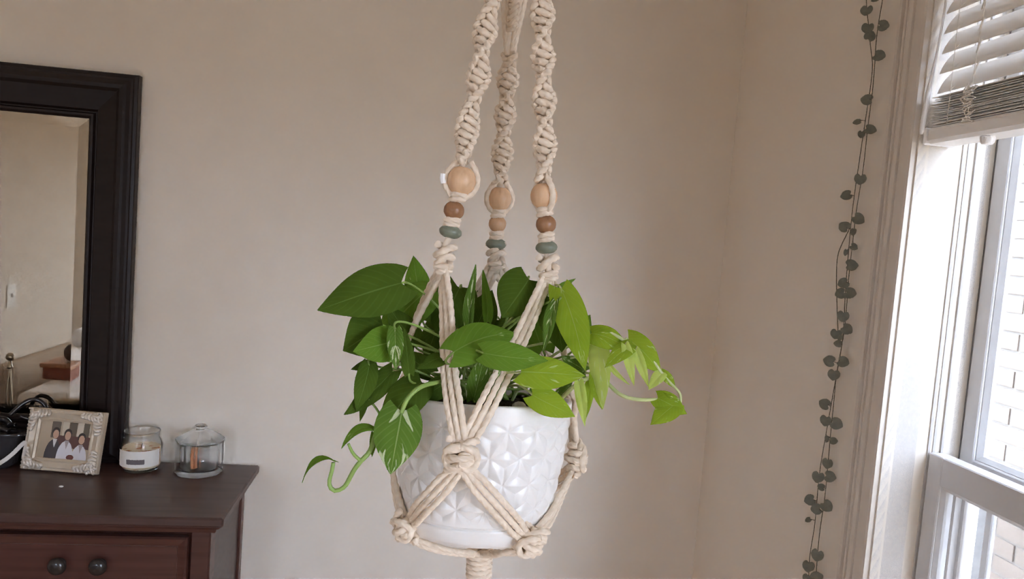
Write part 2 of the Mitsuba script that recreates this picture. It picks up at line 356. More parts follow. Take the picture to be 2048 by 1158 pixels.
    ((0.1048, 0.61, 1.4756), (0.1296, 0.61, 1.4944), 0.6, (-0.1551, -0.9663, 0.2053), 0.2, 0.1, 'varieg'),
    ((0.1372, 0.64, 1.5305), (0.1578, 0.63, 1.5058), 0.6, (-0.2607, -0.9508, 0.1676), 0.2, 0.1, 'mid'),
    ((0.0097, 0.655, 1.5209), (-0.007, 0.66, 1.5502), 0.6, (-0.032, -0.9882, 0.1501), 0.2, 0.1, 'dark'),
    ((0.0044, 0.64, 1.5001), (-0.0217, 0.64, 1.534), 0.6, (0.0708, -0.996, 0.0546), 0.2, 0.1, 'dark'),
    ((0.0187, 0.62, 1.4802), (-0.0081, 0.62, 1.4982), 0.6, (0.0795, -0.9899, 0.1174), 0.2, 0.1, 'dark'),
    ((0.0305, 0.69, 1.5323), (0.0515, 0.7, 1.5497), 0.8, (0.1942, -0.9331, 0.3027), 0.2, 0.1, 'dark'),
]
VINE_LEFT = [(-0.0051, 0.6, 1.4597), (-0.0168, 0.585, 1.447), (-0.0219, 0.57, 1.4411), (-0.0259, 0.562, 1.4261), (-0.0315, 0.56, 1.4198), (-0.0391, 0.56, 1.4064), (-0.0439, 0.56, 1.3979), (-0.0506, 0.56, 1.3957), (-0.0543, 0.56, 1.3996), (-0.0536, 0.56, 1.4087), (-0.0523, 0.56, 1.4178)]
VINE_LEFT_PETIOLE = [(-0.0315, 0.56, 1.4198), (-0.0374, 0.558, 1.4257), (-0.0414, 0.555, 1.4343)]
VINE_RIGHT = [(0.13, 0.6, 1.466), (0.144, 0.583, 1.4867), (0.1558, 0.58, 1.4908), (0.1651, 0.575, 1.486), (0.172, 0.566, 1.4804), (0.1851, 0.56, 1.4783), (0.2016, 0.556, 1.48)]
VINE_RIGHT_TOP = [(0.15, 0.59, 1.5119), (0.1512, 0.583, 1.5278), (0.1642, 0.576, 1.5283), (0.1782, 0.568, 1.5212), (0.193, 0.562, 1.5128), (0.2027, 0.56, 1.5017), (0.2118, 0.556, 1.4923), (0.2181, 0.553, 1.4851), (0.218, 0.552, 1.478)]
PETIOLE_THICK = [(0.0635, 0.62, 1.4582), (0.0466, 0.61, 1.4727), (0.0328, 0.595, 1.4786), (0.0212, 0.578, 1.4799), (0.0093, 0.566, 1.4779), (0.0009, 0.562, 1.4696), (-0.003, 0.5605, 1.4587)]
ARM_LEFT = [(0.0528, 0.629, 1.8293), (0.0498, 0.628, 1.7997), (0.0446, 0.627, 1.7656), (0.0428, 0.626, 1.736), (0.0375, 0.625, 1.7018), (0.0347, 0.624, 1.6698), (0.0341, 0.623, 1.6591)]
ARM_BACK = [(0.0726, 0.668, 1.7881), (0.0726, 0.671, 1.7688), (0.073, 0.676, 1.7361), (0.0734, 0.68, 1.7001), (0.0739, 0.684, 1.6682), (0.0745, 0.686, 1.6506)]
ARM_RIGHT = [(0.0878, 0.618, 1.8297), (0.0908, 0.617, 1.8011), (0.0939, 0.615, 1.7639), (0.0974, 0.613, 1.7266), (0.1009, 0.611, 1.6891), (0.1022, 0.609, 1.6576), (0.1028, 0.609, 1.6505)]
LOWER_LEFT = [(0.0339, 0.623, 1.6612), (0.0341, 0.622, 1.6455), (0.031, 0.6215, 1.63), (0.0295, 0.621, 1.6201), (0.0302, 0.621, 1.6108), (0.0278, 0.6205, 1.6017), (0.0248, 0.62, 1.5896), (0.0238, 0.62, 1.5797), (0.0236, 0.62, 1.5703)]
LOWER_BACK = [(0.0743, 0.686, 1.6534), (0.0749, 0.688, 1.6366), (0.0746, 0.689, 1.6228), (0.0749, 0.69, 1.6129), (0.0752, 0.69, 1.6024), (0.075, 0.691, 1.5938), (0.0758, 0.691, 1.5843), (0.0771, 0.692, 1.5738)]
LOWER_RIGHT = [(0.1026, 0.609, 1.6535), (0.1036, 0.608, 1.6379), (0.1054, 0.607, 1.6242), (0.1071, 0.607, 1.6142), (0.1073, 0.606, 1.604), (0.1089, 0.606, 1.5948), (0.1105, 0.606, 1.5864), (0.1114, 0.605, 1.5781), (0.1124, 0.605, 1.5709)]
FRONT_KNOT = [(0.0455, 0.551, 1.442), (0.0453, 0.55, 1.4284), (0.0455, 0.551, 1.415)]
RIGHT_KNOT = [(0.1578, 0.65, 1.4167), (0.1607, 0.652, 1.398), (0.1591, 0.652, 1.3826)]
LEFT_LOW_KNOT = [(0.0032, 0.61, 1.3599), (0.0082, 0.606, 1.3498), (0.0146, 0.607, 1.3364)]
RIGHT_LOW_KNOT = [(0.1104, 0.583, 1.3617), (0.1063, 0.583, 1.3495), (0.102, 0.588, 1.3368)]
GATHER = [(0.0761, 0.64, 1.3157), (0.0761, 0.64, 1.303), (0.0766, 0.64, 1.2912)]
BEADS_LEFT = [(0.0341, 0.622, 1.6455), (0.0295, 0.621, 1.6201), (0.0278, 0.6205, 1.6017)]
BEADS_BACK = [(0.0749, 0.688, 1.6366), (0.0749, 0.69, 1.6129), (0.075, 0.691, 1.5938)]
BEADS_RIGHT = [(0.1036, 0.608, 1.6379), (0.1071, 0.607, 1.6142), (0.1089, 0.606, 1.5948)]
PEBBLE = [(0.0935, 0.585, 1.4627)]
WHITE_TIP = [(0.0179, 0.618, 1.646)]
BUNDLE_LEFT_FRONT = [(0.0236, 0.62, 1.5703), (0.0291, 0.6, 1.5288), (0.0329, 0.58, 1.4907), (0.0379, 0.56, 1.4631), (0.0431, 0.552, 1.4396)]
BUNDLE_RIGHT_FRONT = [(0.1111, 0.605, 1.5708), (0.0975, 0.594, 1.5358), (0.0783, 0.577, 1.4957), (0.0625, 0.56, 1.4662), (0.0493, 0.552, 1.4399)]
BUNDLE_RIGHT_SIDE = [(0.1139, 0.606, 1.5709), (0.1243, 0.618, 1.5412), (0.136, 0.63, 1.5046), (0.1489, 0.64, 1.4575), (0.1582, 0.65, 1.4177)]
BUNDLE_LEFT_SIDE = [(0.022, 0.621, 1.5688), (0.0097, 0.632, 1.539), (-0.0013, 0.64, 1.5078), (-0.014, 0.65, 1.4613), (-0.0094, 0.65, 1.4111)]
BUNDLE_BACK_RIGHT = [(0.0786, 0.692, 1.5739), (0.1159, 0.7, 1.512), (0.1532, 0.7, 1.4563), (0.1608, 0.665, 1.4134)]
BUNDLE_BACK_LEFT = [(0.0757, 0.692, 1.5737), (0.0468, 0.705, 1.5171), (-0.0002, 0.705, 1.4577), (-0.009, 0.665, 1.4115)]
NET_FRONT_LEFT = [(0.0423, 0.552, 1.4178), (0.028, 0.56, 1.3965), (0.0162, 0.578, 1.3741), (0.0108, 0.603, 1.3546)]
NET_FRONT_RIGHT = [(0.0496, 0.551, 1.4183), (0.068, 0.552, 1.3985), (0.0889, 0.562, 1.3748), (0.1037, 0.58, 1.3542)]
NET_RIGHT_FRONT = [(0.1591, 0.652, 1.3884), (0.1475, 0.632, 1.376), (0.1306, 0.605, 1.3629), (0.1105, 0.585, 1.3531)]
NET_LEFT_FRONT = [(-0.0091, 0.65, 1.4065), (-0.0076, 0.643, 1.3858), (-0.0029, 0.628, 1.3685), (0.0049, 0.608, 1.3542)]
NET_RIGHT_BACK = [(0.1614, 0.655, 1.3923), (0.1561, 0.69, 1.3655), (0.131, 0.712, 1.344), (0.0926, 0.708, 1.3366)]
NET_LEFT_BACK = [(-0.0083, 0.655, 1.4051), (0.003, 0.69, 1.3754), (0.0339, 0.712, 1.3514), (0.0876, 0.708, 1.3365)]
BASE_LEFT = [(0.0119, 0.607, 1.3381), (0.0292, 0.604, 1.3327), (0.0485, 0.612, 1.325), (0.0705, 0.632, 1.3145)]
BASE_RIGHT = [(0.1082, 0.59, 1.3378), (0.0928, 0.6, 1.3303), (0.0828, 0.622, 1.3193), (0.076, 0.632, 1.3146)]
BASE_BACK = [(0.0903, 0.708, 1.3339), (0.0839, 0.68, 1.317), (0.0763, 0.642, 1.3101)]
RIBBON = [(-1.0688, 1.935, 0.905), (-1.0284, 1.945, 0.9236), (-1.0014, 1.955, 0.9407), (-0.9834, 1.965, 0.9591), (-0.9675, 1.97, 0.9791), (-0.9603, 1.972, 0.9853), (-0.9601, 1.97, 0.9689), (-0.9632, 1.968, 0.9458)]
STRAP_LOOP = [(-1.0283, 2.03, 1.0382), (-1.0061, 2.045, 1.0651), (-0.9843, 2.058, 1.0752), (-0.9626, 2.06, 1.0662), (-0.9536, 2.058, 1.0453), (-0.9666, 2.055, 1.0264), (-0.9889, 2.05, 1.024), (-1.0089, 2.04, 1.0338)]
HEARTS = [(0.9055, 1.4563, 2.1343), (0.9055, 1.4282, 2.1459), (0.9055, 1.4459, 2.0951), (0.9055, 1.3948, 2.0852), (0.9055, 1.4353, 2.0739), (0.9055, 1.3972, 2.0261), (0.9055, 1.4184, 1.9416), (0.9055, 1.4453, 1.9005), (0.9055, 1.4005, 1.8787), (0.9055, 1.4282, 1.8732), (0.9055, 1.4146, 1.7792), (0.9055, 1.4546, 1.7465), (0.9055, 1.409, 1.6959), (0.9055, 1.4493, 1.6781), (0.9055, 1.4181, 1.6696), (0.9055, 1.4131, 1.6372), (0.9055, 1.436, 1.6261), (0.9055, 1.4148, 1.5983), (0.9055, 1.431, 1.5598), (0.9055, 1.4378, 1.5373), (0.9055, 1.4084, 1.5404), (0.9055, 1.422, 1.4913), (0.9055, 1.4051, 1.4653), (0.9055, 1.4402, 1.4508), (0.9055, 1.4232, 1.4446), (0.9055, 1.4273, 1.4311), (0.9055, 1.4513, 1.3884), (0.9055, 1.4063, 1.395), (0.9055, 1.4325, 1.3643), (0.9055, 1.4525, 1.293), (0.9055, 1.4433, 1.261), (0.9055, 1.4069, 1.263), (0.9055, 1.4297, 1.224), (0.9055, 1.4095, 1.2244), (0.9055, 1.4202, 1.1736), (0.9055, 1.4496, 1.1335), (0.9055, 1.4094, 1.1472), (0.9055, 1.4322, 1.115), (0.9055, 1.4685, 1.0736), (0.9055, 1.4096, 1.0836), (0.9055, 1.4408, 1.0638), (0.9055, 1.469, 1.0288), (0.9055, 1.4208, 0.9704), (0.9055, 1.4501, 0.932), (0.9055, 1.4448, 0.9049), (0.9055, 1.4166, 0.9209)]
STRAND_A = [(0.9115, 1.4778, 2.1941), (0.9115, 1.4756, 2.1622), (0.9115, 1.4585, 2.1054), (0.9115, 1.4399, 2.0491), (0.9115, 1.4289, 2.0158), (0.9115, 1.4295, 1.9441), (0.9115, 1.4339, 1.8828), (0.9115, 1.4398, 1.7999), (0.9115, 1.4439, 1.7158), (0.9115, 1.4432, 1.6626), (0.9115, 1.4403, 1.5879), (0.9115, 1.4357, 1.5239), (0.9115, 1.4291, 1.4387), (0.9115, 1.4353, 1.3727), (0.9115, 1.4435, 1.3053), (0.9115, 1.4534, 1.2141), (0.9115, 1.46, 1.1448), (0.9115, 1.4591, 1.0773), (0.9115, 1.4581, 1.0095), (0.9115, 1.4631, 0.9501), (0.9115, 1.4523, 0.8634)]
STRAND_B = [(0.9085, 1.4146, 2.173), (0.9085, 1.4141, 2.1429), (0.9085, 1.4201, 2.0844), (0.9085, 1.4174, 2.023), (0.9085, 1.4146, 1.9514), (0.9085, 1.4169, 1.8802), (0.9085, 1.4174, 1.7978), (0.9085, 1.4249, 1.715), (0.9085, 1.4258, 1.6519), (0.9085, 1.4264, 1.5778), (0.9085, 1.4215, 1.4825), (0.9085, 1.4259, 1.4175), (0.9085, 1.4323, 1.3623), (0.9085, 1.4315, 1.308), (0.9085, 1.4305, 1.2426), (0.9085, 1.4275, 1.1555), (0.9085, 1.4265, 1.0894), (0.9085, 1.431, 1.0208), (0.9085, 1.4234, 0.8782)]
STRAND_C = [(0.9095, 1.4429, 1.6784), (0.9095, 1.4513, 1.6646), (0.9095, 1.4672, 1.6407), (0.9095, 1.4763, 1.6187), (0.9095, 1.4718, 1.5643), (0.9095, 1.452, 1.4788), (0.9095, 1.4454, 1.4536)]
TURN_LEFT = [(1.8298, 1.571), (1.7933, 4.712), (1.7551, 7.854), (1.7157, 10.996), (1.6654, 14.137), (1.6222, 17.279)]
TURN_RIGHT = [(1.8444, 1.571), (1.8091, 4.712), (1.773, 7.854), (1.7374, 10.996), (1.7019, 14.137), (1.6623, 17.279), (1.6222, 20.42)]
TURN_BACK = [(1.7923, 1.571), (1.7614, 4.712), (1.7307, 7.854), (1.6985, 10.996), (1.6609, 14.137), (1.6262, 17.279)]

# ------------------------------------------------------------------ room
XW, YB, XL, YF, ZC = .922, 2.10, -2.30, -2.20, 2.55
WY0, WY1, WZ0, WZ1 = .30, 1.272, .42, 2.25          # window opening
add('wall_back', box(XL - .12, XW + .16, YB, YB + .12, 0, ZC), 'm_wall')
add('wall_left', box(XL - .12, XL, YF, YB, 0, ZC), 'm_wall_left_dimmed')
VY0, VY1, VZ1 = -2.0, -.35, 2.10  # opening of the unseen window beside the viewer, placed to light the room
FX0, FX1, FZ0, FZ1 = -1.75, -1.15, 1.05, 2.10          # opening of the unseen window behind the viewer, placed to light the room
add('wall_front', cat(box(XL - .12, FX0, YF - .12, YF, 0, ZC), box(FX1, XW + .16, YF - .12, YF, 0, ZC), box(FX0, FX1, YF - .12, YF, 0, FZ0), box(FX0, FX1, YF - .12, YF, FZ1, ZC)), 'm_wall')
add('wall_right', cat(box(XW, XW + .16, WY1, YB, 0, ZC), box(XW, XW + .16, VY1, WY0, 0, ZC), box(XW, XW + .16, YF, VY0, 0, ZC), box(XW, XW + .16, VY0, VY1, 0, WZ0), box(XW, XW + .16, VY0, VY1, VZ1, ZC), box(XW, XW + .16, WY0, WY1, 0, WZ0), box(XW, XW + .16, WY0, WY1, WZ1, ZC)), 'm_wall_window')
add('floor', box(XL - .12, XW + .16, YF - .12, YB + .12, -.1, 0), 'm_floor')
add('ceiling', box(XL - .12, XW + .16, YF - .12, YB + .12, ZC, ZC + .1), 'm_ceiling')
def base_prof(h=.11): return [(0, 0), (.014, 0), (.014, h - .02), (.008, h - .006), (.004, h), (0, h)]
add('baseboard_back', box(XL, XW, YB - .014, YB, 0, .11, .004), 'm_trim')
add('baseboard_right', cat(box(XW - .014, XW, WY1 + .08, YB - .014, 0, .11, .004), box(XW - .014, XW, YF, WY0 - .08, 0, .11, .004)), 'm_trim')
add('baseboard_left', box(XL, XL + .014, YF, YB - .014, 0, .11, .004), 'm_trim')
for k, w in (('wall_back', 'plain beige painted wall behind the hanging plant'), ('wall_left', 'beige side wall with a light switch, seen in the mirror'), ('wall_front', 'beige wall behind the viewer'),
             ('wall_right', 'beige window wall with a trailing vine hung on it'), ('floor', 'brown wooden plank floor'), ('ceiling', 'off-white ceiling'),
             ('baseboard_back', 'white baseboard along the back wall'), ('baseboard_right', 'white baseboard along the window wall'), ('baseboard_left', 'white baseboard along the left wall')):
    tag(k, w, 'wall' if 'wall' in k else k.split('_')[0], kind='structure')

# window casing, jamb liner and sashes
cas = [(1.276, 0), (1.276, .011), (1.281, .013), (1.305, .014), (1.3065, .0085), (1.310, .0085), (1.3115, .0145), (1.317, .0175), (1.3225, .0165), (1.324, .0110), (1.326, .0110), (1.3275, .0160), (1.333, .0165), (1.3345, .0075), (1.338, .0075), (1.3395, .019), (1.346, .020), (1.350, .016), (1.351, 0)]
def casing_side(near):
    pr = [(XW - d, y if not near else WY0 + WY1 - y) for y, d in cas]
    return extrude(pr, WZ0 - .04, WZ1 + .075)
add('trim_1', casing_side(False), 'm_trim')
add('trim_2', casing_side(True), 'm_trim')
hd = extrude([(XW - d, y) for y, d in cas], WY0 - .06, WY1 + .06)
hd.vertices = np.stack([hd.vertices[:, 0], hd.vertices[:, 2], hd.vertices[:, 1] - 1.276 + WZ1 + .004], 1)
hd.invert()
add('trim_3', hd, 'm_trim')
add('trim_4', cat(box(XW - .05, XW + .095, WY0 - .09, WY1 + .09, WZ0 - .03, WZ0, .006), box(XW - .016, XW, WY0 - .06, WY1 + .06, WZ0 - .10, WZ0 - .03, .004)), 'm_trim')
for k, w in (('trim_1', 'ridged window casing running down beside the trailing vine'), ('trim_2', 'near side casing of the window'), ('trim_3', 'head casing over the window'), ('trim_4', 'window sill and apron')):
    tag(k, w, 'trim', kind='structure')

def ring_yz(y0, y1, z0, z1, w, x0, x1, bead=0.0):
    """rectangular frame in the window plane made of four mitred bars (depth x0 to x1)"""
    prof = [(0, x0), (0, x1), (-w, x1), (-w, x0 + bead), (-w + min(bead, w), x0)] if bead else [(0, x0), (0, x1), (-w, x1), (-w, x0)]
    v, f = [], []
    for o, x in prof:
        v += [[x, y0 - o, z0 - o], [x, y1 + o, z0 - o], [x, y1 + o, z1 + o], [x, y0 - o, z1 + o]]
    n = len(prof)
    for i in range(n):
        a, b = i, (i + 1) % n
        for k in range(4):
            l = (k + 1) % 4
            f += [[a * 4 + k, a * 4 + l, b * 4 + l], [a * 4 + k, b * 4 + l, b * 4 + k]]
    m = trimesh.Trimesh(np.array(v, float), f, process=False)
    m.fix_normals()
    return m
def bars(y0, y1, z0, z1, wl, wt, wb, x0, x1, c=.002):
    """sash: left stile, right stile, top and bottom rail as separate pieces (list)"""
    return [box(x0, x1, y1 - wl, y1, z0, z1, c), box(x0, x1, y0, y0 + wl, z0, z1, c), box(x0, x1, y0 + wl, y1 - wl, z1 - wt, z1, c), box(x0, x1, y0 + wl, y1 - wl, z0, z0 + wb, c)]
W = 'window_1'
tag(W, 'white double-hung window under the half-raised blind', 'window', kind='structure')
# far and near jamb liners with their ridges, head and sill of the unit
def jamb(near):
    ridges = [(XW, 0), (XW + .017, 0), (XW + .017, .004), (XW + .022, .004), (XW + .022, 0), (XW + .068, 0), (XW + .068, .003), (1.013, .003), (1.013, -.003), (1.018, -.003), (1.018, .002), (1.024, .002), (1.024, -.002), (1.029, -.002), (1.029, .004),
              (1.040, .004), (1.040, -.004), (1.0445, -.004), (1.0445, .003), (1.062, .003), (1.062, 0), (1.072, 0), (1.072, .004), (1.086, .004), (1.086, -.003), (1.092, -.003), (1.092, .004), (1.106, .004), (1.106, -.004), (1.112, -.004), (1.112, .003), (1.145, .003), (1.145, .03), (XW, .03)]
    pr = [(x, WY1 + d if not near else WY0 - d) for x, d in ridges]
    return extrude(pr, WZ0, WZ1)
add(W + '__jamb', jamb(False), 'm_jamb_dimmed'); add(W + '__jamb', jamb(True), 'm_jamb_dimmed')
add(W + '__head', box(XW, 1.145, WY0, WY1, WZ1 - .02, WZ1, .002), 'm_vinyl')
add(W + '__sill', box(1.012, 1.16, WY0, WY1, WZ0, WZ0 + .03, .003), 'm_vinyl')
# lower sash, inside track
LS = W + '__lower_sash'
y0, y1 = WY0 + .004, WY1 - .005
add(LS, cat(bars(y0, y1, WZ0 + .03, 1.248, .037, .056, .07, 1.015, 1.048)), 'm_vinyl')
bead = ring_yz(y0 + .037, y1 - .037, WZ0 + .10, 1.192, .007, 1.019, 1.031, .006)
add(LS + '__glazing_bead', bead, 'm_vinyl')
pane = trimesh.Trimesh([[1.033, y0 + .03, WZ0 + .09], [1.033, y1 - .03, WZ0 + .09], [1.033, y1 - .03, 1.20], [1.033, y0 + .03, 1.20]], [[0, 2, 1], [0, 3, 2]], process=False)
add(LS + '__pane', pane, 'm_pane')
# upper sash, outside track
US = W + '__upper_sash'
add(US, cat(bars(y0, y1, 1.195, WZ1 - .02, .034, .05, .05, 1.080, 1.112)), 'm_vinyl')
add(US + '__glazing_bead', ring_yz(y0 + .034, y1 - .034, 1.245, WZ1 - .07, .010, 1.085, 1.100, .008), 'm_vinyl')
pane = trimesh.Trimesh([[1.103, y0 + .03, 1.24], [1.103, y1 - .03, 1.24], [1.103, y1 - .03, WZ1 - .06], [1.103, y0 + .03, WZ1 - .06]], [[0, 2, 1], [0, 3, 2]], process=False)
add(US + '__pane', pane, 'm_pane')
# insect screen outside the lower half
SC = W + '__insect_screen'
add(SC, cat(bars(y0 + .012, y1 - .034, WZ0 + .03, 1.215, .017, .02, .02, 1.122, 1.134)), 'm_vinyl')
wires = []
def wire(a, b, r=.00016):
    a, b = np.array(a), np.array(b)
    d = (b - a) / np.linalg.norm(b - a); s = np.cross(d, [1.0, 0, 0])
    off = [np.array([1.0, 0, 0]) * r, s * r - np.array([.5, 0, 0]) * r, -s * r - np.array([.5, 0, 0]) * r]
    v = [a + o for o in off] + [b + o for o in off]
    return v, [[0, 1, 4], [0, 4, 3], [1, 2, 5], [1, 5, 4], [2, 0, 3], [2, 3, 5]]
vs, fs, k = [], [], 0
for y in np.arange(y0 + .03, y1 - .05, .0022):
    v, f = wire([1.128, y, WZ0 + .05], [1.128, y, 1.196]); vs += v; fs += [[i + k for i in t] for t in f]; k += 6
for z in np.arange(WZ0 + .05, 1.196, .0022):
    v, f = wire([1.128, y0 + .03, z], [1.128, y1 - .05, z]); vs += v; fs += [[i + k for i in t] for t in f]; k += 6
m = add(SC + '__mesh', trimesh.Trimesh(np.array(vs), fs, process=False), 'm_wire')
tag(m, 'fine grey insect screen mesh', kind='stuff')

# two windows out of view, placed to light the room
def simple_window(key, words, horizontal, a0, a1, z0, z1, d0, d1):
    def bx(u0, u1, w0, w1, e=0):
        return box(u0, u1, d0 - e, d1 + e, w0, w1, .003) if horizontal else box(d0 - e, d1 + e, u0, u1, w0, w1, .003)
    add(key, cat(bx(a0, a0 + .05, z0, z1), bx(a1 - .05, a1, z0, z1), bx(a0, a1, z0, z0 + .05), bx(a0, a1, z1 - .05, z1)), 'm_vinyl')
    mid = (a0 + a1) / 2
    add(key + '__mullion', bx(mid - .03, mid + .03, z0 + .05, z1 - .05), 'm_vinyl')
    add(key + '__meeting_rail', bx(a0 + .05, a1 - .05, 1.35, 1.40, .004), 'm_vinyl')
    d = (d0 + d1) / 2
    c = [(a0 + .04, z0 + .04), (a1 - .04, z0 + .04), (a1 - .04, z1 - .04), (a0 + .04, z1 - .04)]
    v = [[u, d, w] if horizontal else [d, u, w] for u, w in c]
    add(key + '__pane', trimesh.Trimesh(v, [[0, 1, 2], [0, 2, 3]], process=False), 'm_pane')
    tag(key, words, 'window', kind='structure')
simple_window('window_3', 'white window out of view behind the viewer, placed to light the room', True, FX0, FX1, FZ0, FZ1, YF - .10, YF - .05)
simple_window('window_2', 'unseen white window beside the viewer, placed to light the room', False, VY0, VY1, WZ0, VZ1, 1.00, 1.06)

# ------------------------------------------------------------------ outside
BX, BY0, BY1, BZ1 = 2.60, -1.0, 7.0, 4.6  # unseen height and length set to keep sky light off the window
add('wall_outside', box(BX + .006, BX + .25, BY0, BY1, -.6, BZ1), 'm_mortar')
tag('wall_outside', 'tall tan neighbouring brick wall seen through the window, its unseen upper part shading the room', 'brick wall', kind='structure')
rng = random.Random(4)
rest, nb = [], 0
add('added_sky_block', box(XL - .12, XW + .16, YF - .12, YB + .12, ZC + .1, 5.2), 'm_mortar')  # unseen block added to cut the sky light on the brick wall
tag('added_sky_block', 'unseen block added above the room to keep sky light off the brick wall', 'sky_block', kind='structure')
for row in range(int((BZ1 + .58) / .081)):
    z = -.58 + .081 * row
    y = BY0 + (.11 if row % 2 else 0)
    while y < BY1 - .2:
        jt = rng.uniform(-.002, .002)
        m = box(BX + jt, BX + .03, y, y + .205, z, z + .070)
        if 2.1 < y < 3.5 and .0 < z < 3.2 and nb < 300:
            add('wall_outside__brick', m, 'm_brick'); nb += 1
        else:
            rest.append(m)
        y += .217
k = add('wall_outside__brick_field', cat(rest), 'm_brick')
tag(k, 'bricks of the wall beyond the window view', kind='stuff')
add('wall_outside__coping', box(BX - .03, BX + .28, BY0, BY1, BZ1, BZ1 + .05, .01), 'm_mortar')
add('ground_outside', box(XW + .16, 14, -14, 20, -.75, -.6), 'm_ground')
tag('ground_outside', 'pale paved ground outside the window', 'ground', kind='structure')
add('exterior_post', cat(box(2.16, 2.30, 2.50, 2.60, -.6, .76, .006), box(2.14, 2.32, 2.48, 2.62, .76, .79, .006)), 'm_grey_post')
tag('exterior_post', 'rough grey post standing outside beyond the lower window pane', 'post')

# ------------------------------------------------------------------ blind
BL = 'window_blind'
tag(BL, 'white slatted window blind half raised, its stacked slats hanging in the window opening', 'window blind')
SY0, SY1 = WY0 + .012, 1.253
def slat(x, z, tilt, w=.050, y0=SY0, y1=SY1, crown=.0035, th=.0011, n=9):
    """a curved slat: room edge at (x, z), rising outward by tilt degrees"""
    t = np.linspace(0, 1, n)
    c, s = math.cos(math.radians(tilt)), math.sin(math.radians(tilt))
    a = t * w
    h = crown * 4 * t * (1 - t)
    top = np.stack([x + a * c - h * s, z + a * s + h * c], 1)
    bot = np.stack([x + a * c - (h - th) * s, z + a * s + (h - th) * c], 1)
    pr = np.vstack([top, bot[::-1]])
    m = extrude(pr, y0, y1)
    m.vertices = np.stack([m.vertices[:, 0], m.vertices[:, 2], m.vertices[:, 1]], 1)
    m.invert()
    return m
zs = [1.926 + .0362 * i for i in range(9)]
for i, z in enumerate(zs):
    if z + .04 < WZ1 - .05:
        add(BL + '__slat', slat(.9335, z, 58), 'm_slat', 25)
rng = random.Random(8)
for i in range(17):
    z = 1.8655 + i * .0033
    add(BL + '__slat', slat(.931 + rng.uniform(-.0055, .0055), z, rng.uniform(-1.2, 1.2), y0=SY0 + rng.uniform(-.002, .002), y1=SY1 + rng.uniform(-.002, .004), crown=.0022), 'm_slat', 25)
add(BL + '__bottom_rail', box(.925, .986, SY0 - .002, SY1 + .006, 1.834, 1.8635, .006), 'm_slat')
labels[BL + '__bottom_rail'] = {'label': 'thick white bottom rail'}
add(BL + '__end_cap', box(.922, .988, SY1 + .004, SY1 + .012, 1.833, 1.8645, .003), 'm_clear_plastic')
add(BL + '__cord_button', lathe([(0, -.010), (.008, -.010), (.011, -.006), (.012, .002), (.010, .006), (0, .006)], 20, (.945, 1.131, 1.830)), 'm_clear_plastic', 30)
add(BL + '__head_rail', box(.926, .982, SY0, SY1, WZ1 - .065, WZ1 - .022, .003), 'm_slat')
for y in (1.212, .78, .36):
    for x in (.9285, .965):
        add(BL + '__ladder_cord', tube(spline([[x, y, WZ1 - .03], [x, y + .001, 2.05], [x, y, 1.93], [x, y, 1.866]], .02), .0009, 6), 'm_string')
    for z in zs:
        if z < WZ1 - .1:
            add(BL + '__ladder_rung', tube(np.array([[.9285, y, z - .001], [.950, y, z + .026], [.9605, y, z + .0425]]), .0007, 5), 'm_string')
add(BL + '__lift_cord', tube(spline([[.926, 1.146, WZ1 - .03], [.926, 1.150, 2.06], [.926, 1.157, 1.93], [.927, 1.158, 1.915]], .01), .0011, 6), 'm_string')
for i, z in enumerate(zs[:6]):                       # short cord loops showing in front of the lift cord
    add(BL + '__cord_loop', tube(spline([[.9245, 1.150 - .004, z + .034], [.922, 1.146, z + .026], [.9235, 1.153, z + .014]], .003), .0019, 7), 'm_string')
rng = random.Random(3)
def tangle(y, z0, z1, n):
    pts = []
    for i in range(n):
        t = i / (n - 1)
        pts.append([.921 + rng.uniform(-.006, .003), y + .012 * math.sin(i * 2.3) + rng.uniform(-.006, .006), z0 + (z1 - z0) * t + rng.uniform(-.006, .006)])
    return spline(pts, .002)
for a in range(3):
    add(BL + '__bunched_cord', tube(tangle(1.151 + .003 * a, 1.921, 1.858, 18), .0011, 6), 'm_string')
labels[BL + '__bunched_cord'] = {'label': 'bunched ladder cord hanging in loops over the stacked slats'}
wand = spline([[.912, 1.228, 2.20], [.906, 1.225, 2.022], [.905, 1.239, 1.914], [.905, 1.245, 1.848]], .004)
wr = np.interp(wand[:, 2], [1.848, 1.854, 1.92, 1.99, 2.2], [.0022, .0042, .0046, .0020, .0018])
add(BL + '__tilt_wand', tube(wand, wr, 10), 'm_clear_plastic', True)

